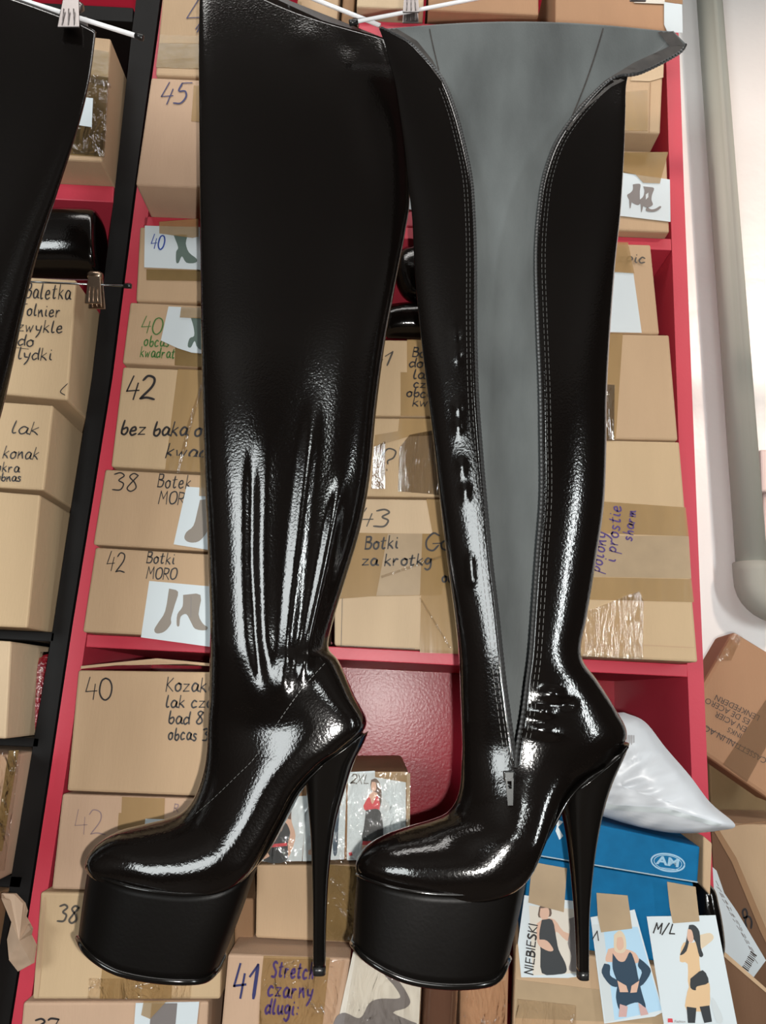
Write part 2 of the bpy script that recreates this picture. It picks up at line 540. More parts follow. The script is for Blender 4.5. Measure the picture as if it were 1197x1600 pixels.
def printed(parent, plane, text, x, y, size, ang, mt, lift=0.0007, name='printed_text', sx=1.0, bold=0.0):
    """type set from the built-in font, x, y = left end of baseline in pixels, ang clockwise"""
    cu = bpy.data.curves.new('t', 'FONT')
    cu.body = text
    cu.resolution_u = 3
    cu.offset = bold
    t = bpy.data.objects.new('t', cu)
    C.objects.link(t)
    dg = bpy.context.evaluated_depsgraph_get()
    me = bpy.data.meshes.new_from_object(t.evaluated_get(dg))
    vs = [v.co.copy() for v in me.vertices]
    fs = [list(p.vertices) for p in me.polygons]
    bpy.data.objects.remove(t)
    bpy.data.curves.remove(cu)
    bpy.data.meshes.remove(me)
    ca, sa = math.cos(R(ang)), math.sin(R(ang))
    k = size / 0.7
    out = []
    for v in vs:
        lx, ly = v.x * k * sx, v.y * k
        out.append(plane.at(x + lx * ca + ly * sa, y + lx * sa - ly * ca, lift))
    return obj(name, out, fs, mt, parent)


# ------------------------------------------------------------------ cartons
def vq(x0, x1, yt, yb, yref, rise=0.048):
    """front of an upright box: x0, x1 read at height yref, edges leaning to the vertical vanishing point"""
    def at(x, y):
        yy = y + rise * (x - x0)
        return (x + (820 - x) * (yref - yy) / (yref + 3860), yy)
    return [at(x0, yt), at(x1, yt), at(x1, yb), at(x0, yb)]


LIM = {}


def inner_x(side, z):
    pts = LIM[side]
    for (za, xa), (zb, xb) in zip(pts, pts[1:]):
        if zb <= z <= za:
            return xa + (xb - xa) * (za - z) / (za - zb)
    return pts[0][1] if z > pts[0][0] else pts[-1][1]


def shelf_z(poly, x):
    (x0, z0), (x1, z1) = poly
    return z0 + (z1 - z0) * (x - x0) / (x1 - x0)


def carton(label, quad, plane, depth, mt, group=None, bev=0.003, name='cardboard_box', cat='box', to_floor=None, unit='red', on=None):
    """on: the shelf line the box stands on, under: the shelf line above it"""
    if isinstance(plane, (int, float)):
        plane = FY(plane)
    fr = [plane.at(x, y) for x, y in quad]
    d = V((-plane.n.x, -plane.n.y, 0)) * depth
    if to_floor is not None:
        fr[2].z = to_floor
        fr[3].z = to_floor
    if on:
        for p in fr[2:]:
            p.z = shelf_z(LIM[on], p.x) + 0.0006
    bk = [p + d for p in fr]
    for p in fr + bk:
        for side, sg in SIDES.get(unit, ()):
            lim = inner_x(side, p.z) + sg * 0.0012
            if sg * (p.x - lim) < 0:
                p.x = lim
    v, f = hexa(fr, bk, bev)
    o = obj(name, v, f, mt, label=label, cat=cat, group=group)
    return o, plane


SIDES = {'red': (('redL', 1), ('redR', -1)), 'black': (('blackR', -1),)}


# ------------------------------------------------------------------ lofts
def ring_pt(A, B, th, hf, hb, n, sk=0.0, nb=None):
    """n shapes the A side, nb the B side, sk moves the fullest point towards B"""
    c, s = math.cos(th), math.sin(th)
    e = n if (c < 0 or nb is None) else nb
    u = math.copysign(abs(c) ** (2 / e), c)
    w_ = math.copysign(abs(s) ** (2 / e), s)
    p = lerp(A, B, (u + sk * (1 - u * u) + 1) / 2)
    h = hf if w_ > 0 else hb
    return V((p.x, p.y - w_ * h, p.z)), u, w_


def loft(pairs, Y0, nring=72, sub=6, n=2.3, fold=None, cap=True):
    """pairs: (ax, ay, bx, by, hf, hb, sag)"""
    rows = []
    for q in pairs:
        A, B = P(q[0], q[1], Y0), P(q[2], q[3], Y0)
        hf = q[4]
        hb = q[5] if len(q) > 5 else hf
        sag = q[6] if len(q) > 6 else 0
        nn = q[7] if len(q) > 7 else n
        sk = q[8] if len(q) > 8 else 0
        nb = q[9] if len(q) > 9 else None
        row = []
        for j in range(nring):
            p, u, w_ = ring_pt(A, B, 2 * math.pi * j / nring, hf, hb, nn, sk, nb)
            if sag:
                p.z -= sag / FPX * Y0 * (1 - u * u)
            row.append(p)
        rows.append(row)
    full = []
    for i in range(len(rows) - 1):
        r0 = rows[max(i - 1, 0)]
        r3 = rows[min(i + 2, len(rows) - 1)]
        for k in range(sub):
            t = k / sub
            full.append([cat(r0[j], rows[i][j], rows[i + 1][j], r3[j], t) for j in range(nring)])
    full.append(rows[-1])
    verts = []
    for r in full:
        for j, p in enumerate(r):
            if fold:
                th = 2 * math.pi * j / nring
                s = math.sin(th)
                if s > 0:
                    p = V((p.x, p.y - fold(p) * min(1, s * 3), p.z))
            verts.append(p)
    faces = []
    for i in range(len(full) - 1):
        for j in range(nring):
            a, b = i * nring + j, i * nring + (j + 1) % nring
            faces.append([a, a + nring, b + nring, b])
    if cap:
        faces.append([j for j in range(nring)])
        k = (len(full) - 1) * nring
        faces.append([k + j for j in range(nring)][::-1])
    return verts, faces


def to_px(p):
    d = V(p) - CAM
    z = d.dot(F)
    return CX + FPX * d.dot(RT) / z, CY - FPX * d.dot(UP) / z


def bvh_of(v, f):
    return BVHTree.FromPolygons([tuple(p) for p in v], [tuple(q) for q in f])


def on_surf(bv, pts, lift, n=None):
    out, nn = [], []
    last = None
    for px, py in pts:
        d = ray(px, py).normalized()
        h = bv.ray_cast(CAM, d)
        if h[0] is None:
            continue
        nr = h[1]
        if nr.dot(d) > 0: nr = -nr
        out.append(h[0] + nr * lift)
        nn.append(nr)
    return out, nn


def stitch(parent, bv, path, mt=None, pen=1.0, dash=5.0, gap=3.0, lift=0.0006, name='stitching'):
    pts = [(p.x, p.y) for p in smooth_path([V(q) for q in path], 12)]
    L = sum((V(b) - V(a)).length for a, b in zip(pts, pts[1:]))
    rs = resample([V((*p, 0)) for p in pts], max(2, int(L)))
    a = Acc()
    i = 0
    while i < len(rs) - int(dash):
        seg = [(q.x, q.y) for q in rs[i:i + int(dash) + 1]]
        o, nn = on_surf(bv, seg, lift)
        if len(o) == len(seg):
            z = (o[0] - CAM).dot(F)
            a.ribbon(o, nn, pen * z / FPX)
        i += int(dash + gap)
    return a.obj(name, mt or M['thread'], parent) if a.v else None


def strip(parent, bv, A, B, mt, n=60, lift=0.0028, name='hem_binding', m=3):
    ra = resample([V((*p, 0)) for p in A], n)
    rb = resample([V((*p, 0)) for p in B], n)
    vs, ok = [], []
    for i in range(n):
        for j in range(m + 1):
            q = lerp(ra[i], rb[i], j / m)
            h = bv.ray_cast(CAM, ray(q.x, q.y).normalized())
            ok.append(h[0] is not None)
            d = ray(q.x, q.y).normalized()
            vs.append((h[0] - d * lift) if h[0] is not None else V((0, 0, 0)))
    fs = []
    for i in range(n - 1):
        for j in range(m):
            a = i * (m + 1) + j
            q = [a, a + 1, a + m + 2, a + m + 1]
            if all(ok[t] for t in q): fs.append(q)
    used = sorted({i for q in fs for i in q})
    mp = {i: k for k, i in enumerate(used)}
    return obj(name, [vs[i] for i in used], [[mp[i] for i in q] for q in fs], mt, parent, smooth=True)


def platform_rings(top, bot, Y0, W, n=48, lv=10):
    tp = resample([V((*p, 0)) for p in smooth_path([V(q) for q in top], 6)] if False else [V((p.x, p.y, 0)) for p in smooth_path([V(q) for q in top], 6)], n)
    bt = resample([V((p.x, p.y, 0)) for p in smooth_path([V(q) for q in bot], 6)], n)
    rings = []
    for k in range(lv + 1):
        t = k / lv
        near, far = [], []
        for i in range(n):
            s = 2 * i / (n - 1) - 1
            wd = W * max(0.0, 1 - abs(s) ** 2.8) ** 0.45
            q = lerp(tp[i], bt[i], t)
            bow = math.sin(math.pi * t) * 2.0
            q = V((q.x + (bow if i > n / 2 else -bow * 0.4) * abs(s), q.y))
            p = P(q.x, q.y, Y0 - wd)
            near.append(p)
            far.append(V((p.x, Y0 + wd, p.z)))
        rings.append(near + far[::-1][1:-1])
    return rings, n


def make_platform(root, top, bot, Y0, W):
    rings, n = platform_rings(top, bot, Y0, W)
    k = len(rings[0])
    v = [p for r in rings for p in r]
    f = []
    for i in range(len(rings) - 1):
        for j in range(k):
            a, b = i * k + j, i * k + (j + 1) % k
            f.append([a, a + k, b + k, b])
    f.append(list(range(k)))
    f.append([(len(rings) - 1) * k + j for j in range(k)][::-1])
    o = obj('platform', v, f, M['satin'], root, smooth=True)
    a = Acc()
    r = rings[-1]
    a.tube(r + [r[0], r[1]], 0.0028, k=8, caps=False)
    a.obj('outsole_rim', M['gloss'], root, smooth=True)
    a = Acc()
    a.tube([p + V((0, -0.0006, 0)) for p in rings[0][:n]], 0.0015, k=6)
    a.obj('welt', M['gloss'], root, smooth=True)


def make_heel(root, prs, tip, Y0):
    prs = [(q[0] - 1, q[1], q[2] + (2 if i < 5 else 1), q[3], q[4]) for i, q in enumerate(prs)]
    v, f = loft(prs, Y0, nring=40, sub=5, n=3.0)
    obj('heel', v, f, M['gloss'], root, smooth=True)
    v, f = loft(tip, Y0, nring=24, sub=2, n=3.0)
    obj('heel_tip', v, f, M['blackplastic'], root, smooth=True)


def make_shank(root, path, Y0, h=0.03):
    prs = []
    ps = [V(p) for p in path]
    for i, p in enumerate(ps):
        t = (ps[min(i + 1, len(ps) - 1)] - ps[max(i - 1, 0)]).normalized()
        nrm = V((-t.y, t.x))
        if nrm.y < 0: nrm = -nrm
        a, b = p - nrm * 2.0, p + nrm * 5.0
        hh = h * (0.75 + 0.25 * math.sin(math.pi * i / (len(ps) - 1)))
        prs.append((a.x, a.y, b.x, b.y, hh, hh))
    v, f = loft(prs, Y0, nring=24, sub=4, n=3.5)
    obj('sole_edge', v, f, M['gloss'], root, smooth=True)


# ------------------------------------------------------------------ the room
def plane_box(name, lo, hi, mt):
    v, f = boxv(lo, hi)
    return structure(obj(name, v, f, mt))


RX0, RX1, RY0, RY1, RZ = -3.2, 2.2, -2.4, 1.40, 3.0
plane_box('floor', (RX0, RY0, -0.1), (RX1, RY1, 0), M['floor'])
plane_box('ceiling', (RX0, RY0, RZ), (RX1, RY1, RZ + 0.1), M['ceil'])
plane_box('wall_back', (RX0 - .1, RY1, 0), (RX1 + .1, RY1 + 0.1, RZ), M['wall'])
plane_box('wall_left', (RX0 - 0.1, RY0, 0), (RX0, RY1, RZ), M['darkwall'])
plane_box('wall_right', (RX1, RY0, 0), (RX1 + 0.1, RY1, RZ), M['darkwall'])
plane_box('wall_front', (RX0 - .1, RY0 - 0.1, 0), (RX1 + .1, RY0, RZ), M['darkwall'])
wa = Acc()
WX0, WX1, WZ0, WZ1, WY = -2.82, -1.38, 1.30, 2.58, -2.399
for lo, hi in [((WX0, WY, WZ0), (WX1, WY + .04, WZ0 + .05)), ((WX0, WY, WZ1 - .05), (WX1, WY + .04, WZ1)), ((WX0, WY, WZ0 + .05), (WX0 + .04, WY + .04, WZ1 - .05)), ((WX1 - .04, WY, WZ0 + .05), (WX1, WY + .04, WZ1 - .05))]:
    wa.add(*boxv(lo, hi))
wb = Acc()
for lo, hi in [((2.16, -1.91, 1.24), (2.199, -1.53, 1.28)), ((2.16, -1.91, 2.44), (2.199, -1.53, 2.48)), ((2.16, -1.91, 1.28), (2.199, -1.87, 2.44)), ((2.16, -1.57, 1.28), (2.199, -1.53, 2.44))]:
    wb.add(*boxv(lo, hi))
w2 = structure(wb.obj('added_window', M['wood']))  # added unseen frame and pane dressing the side light
v, f = boxv((2.18, -1.87, 1.28), (2.195, -1.57, 2.44))
obj('window_pane', v, f, M['glass'], w2)
wf = structure(wa.obj('window_1', M['wood']))
v, f = boxv((WX0 + .04, WY + .005, WZ0 + .05), (WX1 - .04, WY + .02, WZ1 - .05))
obj('window_pane', v, f, M['glass'], wf)

# ------------------------------------------------------------------ shelving
ZB = P(600, 1022, 1.0).z       # top face of the middle shelf board
ZA = P(600, 356, 1.0).z        # top face of the upper shelf board
ZC = P(600, 1722, 1.0).z                 # lower board, below the frame
SHY = 1.31                     # back of the units


def board(parent, name, q, mt, y0=1.0, y1=SHY - 0.004, bev=0.0012):
    fr = [P(x, y, y0) for x, y in q]
    bk = [p + V((0, y1 - y0, 0)) for p in fr]
    v, f = hexa(fr, bk, bev)
    return obj(name, v, f, mt, parent)


def panel(parent, name, left, right, mt, y0, y1, floor=True):
    """upright board from two pixel polylines of the same length (left and right edge of its front)"""
    L = [P(x, y, y0) for x, y in left]
    Rr = [P(x, y, y0) for x, y in right]
    if floor:
        L.append(V((L[-1].x, y0, 0.0)))
        Rr.append(V((Rr[-1].x, y0, 0.0)))
    n = len(L)
    vs = L + Rr + [p + V((0, y1 - y0, 0)) for p in L] + [p + V((0, y1 - y0, 0)) for p in Rr]
    fs = []
    for i in range(n - 1):
        fs += [[i, i + 1, n + i + 1, n + i], [2 * n + i, 3 * n + i, 3 * n + i + 1, 2 * n + i + 1],
               [i, 2 * n + i, 2 * n + i + 1, i + 1], [n + i, n + i + 1, 3 * n + i + 1, 3 * n + i]]
    fs += [[0, n, 3 * n, 2 * n], [n - 1, 3 * n - 1, 4 * n - 1, 2 * n - 1]]
    return obj(name, vs, fs, mt, parent)


unit = empty('shelving_unit', (0, 1.15, 0), 'red shelving unit packed with cardboard boxes behind the hanging black boots', 'shelf')
RL = [(262, -60), (246, 60), (213, 300), (176, 590), (144, 790), (113, 980), (74, 1240), (34, 1500), (18, 1600)]
RLi = [(285, -60), (268, 60), (236, 300), (199, 590), (167, 790), (137, 980), (98, 1240), (58, 1500), (42, 1600)]
panel(unit, 'side_panel', RL, RLi, M['red'], 1.0, SHY)
RRl = [(1030, -60), (1040, 60), (1047, 300), (1054, 500), (1061, 700), (1068, 900), (1074, 1040), (1082, 1240), (1092, 1400), (1100, 1600)]
RRr = [(1052, -60), (1061, 60), (1069, 300), (1077, 500), (1085, 700), (1093, 900), (1099, 1040), (1107, 1240), (1116, 1400), (1124, 1600)]
panel(unit, 'side_panel', RRl, RRr, M['red'], 1.0, SHY)
def zx(pl_):
    return [(P(x, y, 1.0).z, P(x, y, 1.0).x) for x, y in pl_]


LIM['redL'], LIM['redR'] = zx(RLi), zx(RRl)
for key, (pa_, pb_) in {'A': ((226, 338), (1049, 373)), 'B': ((136, 991), (1075, 1038)), 'R': ((-420, 262), (178, 291)), 'K': ((-420, 964), (86, 988)), 'L': ((-420, 1130), (62, 1153)), 'M': ((-420, 1347), (36, 1369)), 'N': ((-420, 1678), (-8, 1698))}.items():
    qa, qb = P(*pa_, 1.0), P(*pb_, 1.0)
    LIM[key] = ((qa.x, qa.z), (qb.x, qb.z))
LIM['C'] = ((-1, ZC), (1, ZC))
board(unit, 'shelf', [(226, 338), (1049, 373), (1050, 391), (223, 355)], M['red'])
board(unit, 'shelf', [(136, 991), (1075, 1038), (1075, 1058), (134, 1011)], M['red'])
xl, xr = P(98, 1240, 1.0).x, P(1082, 1240, 1.0).x
v, f = boxv((xl + .01, 1.0, ZC - 0.018), (xr - .01, SHY - .004, ZC), 0.001)
obj('shelf', v, f, M['red'], unit)
v, f = boxv((-0.395, SHY, 0.0), (P(1100, 1040, 1.0).x, SHY + 0.008, 2.9))
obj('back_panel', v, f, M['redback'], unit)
v, f = boxv((P(966, 1070, 1.30).x - .002, SHY - 0.005, ZB - 0.32), (P(966, 1070, 1.30).x + .002, SHY - 0.001, ZB - 0.03))
obj('joint_strip', v, f, M['paper'], unit)

lunit = empty('shelving_unit', (-0.75, 1.15, 0), 'black-sided shelving unit with box stacks at the left edge', 'shelf')
BLr = [(x - 4, y) for x, y in RL]
BLl = [(x - d, y) for (x, y), d in zip(RL, (42, 41, 34, 32, 32, 30, 35, 38, 40))]
LIM['blackR'] = zx(BLl)
panel(lunit, 'side_panel', BLl, BLr, M['black'], 1.0, SHY - .003)
board(lunit, 'shelf', [(-420, 262), (178, 291), (177, 316), (-420, 286)], M['red'])
board(lunit, 'shelf', [(-420, 964), (86, 988), (84, 1003), (-420, 978)], M['black'])
board(lunit, 'shelf', [(-420, 1130), (62, 1153), (60, 1168), (-420, 1145)], M['black'])
board(lunit, 'shelf', [(-420, 1347), (36, 1369), (32, 1388), (-420, 1365)], M['black'])
board(lunit, 'shelf', [(-420, 1678), (-8, 1698), (-12, 1722), (-420, 1700)], M['black'])
board(lunit, 'shelf', [(-420, -22), (208, 12), (207, 34), (-420, 0)], M['black'])
v, f = boxv((P(-420, 800, 1.0).x, SHY, 0), (P(211, 300, 1.0).x - .012, SHY + 0.008, 2.9))
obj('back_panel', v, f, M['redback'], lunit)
v, f = boxv((P(-420, 800, 1.0).x - .018, 1.0, 0), (P(-420, 800, 1.0).x, SHY, 2.55))
obj('side_panel', v, f, M['black'], lunit)

# ------------------------------------------------------------------ boots
PAT = M['patent']


def boot_closed(label, pairs, Y0, plat_top, plat_bot, heel, tip, shank, fold=None, group=None, W=0.045, seam=None):
    v, f = loft(pairs, Y0, nring=160, sub=9, n=2.25, fold=fold)
    lo = min(p.z for p in v) - 0.08
    cx = sum(p.x for p in v) / len(v)
    root = empty('thigh_boot', (cx, Y0, lo), label, 'boot', group)
    obj('upper', v, f, PAT, root, smooth=True)
    bv = bvh_of(v, f)
    make_platform(root, plat_top, plat_bot, Y0, W)
    make_heel(root, heel, tip, Y0)
    make_shank(root, shank, Y0)
    if seam:
        for s in seam:
            stitch(root, bv, s)
    return root, bv


def sstep(a, b, x):
    t = min(max((x - a) / (b - a), 0), 1)
    return t * t * (3 - 2 * t)


def gauss(x, s):
    return math.exp(-(x / s) ** 2)


def path_x(path, y):
    for (xa, ya), (xb, yb) in zip(path, path[1:]):
        if ya <= y <= yb:
            return xa + (xb - xa) * (y - ya) / (yb - ya)
    return path[0][0] if y < path[0][1] else path[-1][0]


def shape_foot(a, b, rows):
    """towards the toe the section gets a flatter sole and its fullest point moves down"""
    out = []
    for i, q in enumerate(rows):
        q = list(q) + [0] * (7 - len(q)) if len(q) < 7 else list(q)
        if q[5] == 0: q[5] = q[4]
        t, toe = sstep(a - 3, a + 2, i), sstep(b, b + 6, i)
        q[4] = q[4] * (1 + 0.22 * t * (1 - toe))
        out.append(tuple(q + [2.25 - 0.55 * t + 0.85 * toe, 0.45 * t, 2.25 + 0.75 * t]))
    return out


FOLDS = [
    ([(394, 640), (393, 760), (392, 880), (398, 1000), (408, 1070)], 9, -0.0022, 680, 770, 1030, 1085),
    ([(424, 560), (417, 700), (413, 850), (416, 980), (426, 1070), (432, 1100)], 11, 0.0010, 650, 760, 1050, 1110),
    ([(496, 560), (486, 680), (472, 800), (461, 900), (448, 1030), (438, 1100)], 12, 0.0032, 600, 720, 1060, 1105),
    ([(545, 700), (528, 780), (509, 880), (488, 980), (470, 1070)], 11, 0.0048, 720, 830, 1030, 1085),
]


def fold1(p):
    x, y = to_px(p)
    d = 0.0
    for path, s, amp, a, b, c, e in FOLDS:
        if a < y < e:
            d += amp * gauss(x - path_x(path, y), s) * sstep(a, b, y) * (1 - sstep(c, e, y))
    if y < 130:
        d += 0.0009 * gauss(x - 478, 20) * gauss(y - 60, 22) - 0.001 * gauss(x - 545, 16) * gauss(y - 70, 18)
    d -= 0.006 * gauss(x - 590, 40) * gauss(y - 180, 110)
    # step where the vamp is sewn over the shaft
    return d


B1 = shape_foot(14, 20, [(314, -55, 600, 60, .010, .010, 35), (311, 40, 618, 120, .012, .012, 20), (311, 140, 632, 200, .014, .014, 8), (312, 260, 640, 305, .016, .016),
      (313, 360, 633, 365, .019, .018), (314, 450, 617, 450, .022, .020), (315, 540, 601, 540, .0265, .023), (317, 640, 588, 640, .0285, .026),
      (320, 740, 578, 745, .0295, .030), (324, 820, 564, 822, .030, .032), (327, 900, 540, 905, .031, .034), (329, 960, 522, 965, .032, .035),
      (329, 1010, 513, 1010, .034, .036), (328, 1050, 530, 1034, .035, .036), (327, 1090, 553, 1084, .036, .036), (325, 1128, 573, 1131, .036, .036),
      (324, 1160, 540, 1166, .036, .036), (321, 1190, 505, 1191, .036, .036), (314, 1220, 470, 1229, .036, .036), (302, 1249, 446, 1273, .037, .037),
      (285, 1269, 421, 1320, .039, .039), (262, 1279, 401, 1352, .041, .041), (238, 1285, 371, 1377, .042, .042), (213, 1291, 330, 1389, .042, .042),
      (190, 1297, 280, 1393, .041, .041), (166, 1309, 220, 1386, .036, .036), (147, 1326, 172, 1371, .028, .028), (138, 1344, 146, 1361, .014, .014), (138, 1352, 140, 1357, .004, .004)])
PT1 = [(137, 1360), (150, 1367), (200, 1385), (250, 1394), (300, 1397), (350, 1389), (385, 1368), (403, 1341)]
PB1 = [(122, 1466), (135, 1487), (160, 1507), (190, 1521), (240, 1531), (290, 1534), (322, 1530), (341, 1514)]
H1 = [(478, 1211, 574, 1142, .030), (479, 1222, 567, 1160, .028), (482, 1245, 551, 1192, .024), (484, 1270, 537, 1235, .020), (487, 1310, 522, 1290, .015), (489, 1370, 513, 1365, .011), (490, 1440, 509, 1440, .008), (490, 1508, 508, 1508, .007)]
T1 = [(489, 1508, 509, 1508, .0074), (489, 1521, 509, 1521, .0074)]
SK1 = [(567, 1145), (541, 1165), (506, 1191), (470, 1229), (446, 1273), (421, 1320), (402, 1345)]
SEAM1 = [[(507, 1037), (472, 1076), (436, 1127), (400, 1182), (370, 1213), (335, 1247), (303, 1275)],
         [(524, 1032), (545, 1062), (560, 1098)]]
Y1, Y2, Y3 = 0.745, 0.705, 0.72
boot_a, bva = boot_closed('black patent platform thigh boot hanging zipped up, left of the unzipped one', B1, Y1, PT1, PB1, H1, T1, SK1, fold1, 'black thigh boots', seam=SEAM1)


def shift(lst, dx, dy):
    return [tuple([q[0] + dx, q[1] + dy] + ([q[2] + dx, q[3] + dy] + list(q[4:]) if len(q) > 2 else [])) for q in lst]


DX, DY = -604, -135
B0 = [(-140, -50, 150, 50, .010), (-150, 60, 140, 125, .012), (-170, 150, 121, 202, .014), (-200, 250, 89, 300, .017), (-225, 350, 57, 398, .021), (-238, 440, 35, 487, .024),
      (-246, 525, 18, 567, .027), (-252, 615, -2, 648, .030), (-262, 730, -35, 745, .034), (-275, 830, -72, 815, .036)] + shift(B1[12:], DX, DY)
boot_z, bvz = boot_closed('black patent thigh boot at the left edge, clipped to its own hanger', B0, Y3, shift(PT1, DX, DY), shift(PB1, DX, DY), shift(H1, DX, DY), shift(T1, DX, DY), shift(SK1, DX, DY), None, 'black thigh boots')

# the unzipped boot: rows of (left fold, right fold, zip edge left x, zip edge right (x, y), front, back)
ROWS = [
    ((594, 44), (1052, 48), 592, (1073, 70), .004, .004, -26), ((603, 68), (1032, 76), 636, (1060, 85), .005, .005, 0), ((610, 96), (988, 106), 663, (1003, 114), .007, .007, 0),
    ((619, 130), (977, 130), 688, (955, 138), .009, .009, 0), ((627, 180), (975, 180), 707, (906, 180), .012, .012, 0), ((634, 230), (973, 236), 720, (868, 232), .015, .014, 0),
    ((640, 290), (970, 290), 731, (847, 278), .018, .015, 0), ((646, 340), (966, 345), 735, (838, 335), .020, .016, 0), ((650, 420), (958, 420), 737, (832, 410), .023, .018, 0),
    ((659, 520), (950, 525), 737, (834, 520), .025, .020, 0), ((671, 620), (945, 620), 739, (837, 620), .027, .022, 0), ((681, 700), (944, 700), 744, (838, 700), .028, .024, 0),
    ((691, 790), (940, 790), 751, (838, 785), .029, .026, 0), ((702, 880), (927, 880), 759, (831, 880), .030, .028, 0), ((713, 960), (913, 965), 768, (825, 960), .031, .030, 0),
    ((720, 1025), (904, 1025), 774, (820, 1030), .032, .032, 0), ((722, 1072), (930, 1066), 779, (814, 1075), .033, .033, 0), ((724, 1120), (958, 1110), 785, (808, 1120), .034, .034, 0),
    ((725, 1165), (974, 1150), 791, (801, 1165), .034, .034, 0), ((724, 1196), (944, 1190), 796, (798, 1205), .034, .034, 0)]
FOOT2 = [(722, 1226, 905, 1211, .035), (715, 1252, 876, 1240, .036), (700, 1272, 856, 1276, .038), (676, 1283, 838, 1311, .040), (652, 1290, 816, 1354, .041), (630, 1297, 786, 1380, .042),
         (608, 1305, 741, 1394, .041), (588, 1315, 682, 1394, .038), (570, 1329, 622, 1384, .031), (560, 1345, 583, 1373, .018), (558, 1356, 561, 1363, .005)]


def fold2(p):
    x, y = to_px(p)
    d = 0.0
    # crinkles beside the left zip, long soft fold down the right flap, creases over the heel
    for k, (cx, cy) in enumerate([(713, 520), (715, 552), (716, 640), (716, 668), (722, 732), (727, 770), (735, 880), (737, 905)]):
        d += 0.0022 * gauss(x - cx, 7) * gauss(y - cy, 9)
    for cx, cy, sx, sy, a in [(862, 1085, 20, 9, .005), (846, 1112, 16, 8, .005), (884, 1100, 14, 9, -.003), (850, 1142, 26, 9, .004)]:
        d += a * gauss((x - cx) + (y - cy) * 0.8, sx) * gauss((y - cy) - (x - cx) * 0.3, sy)
    return d


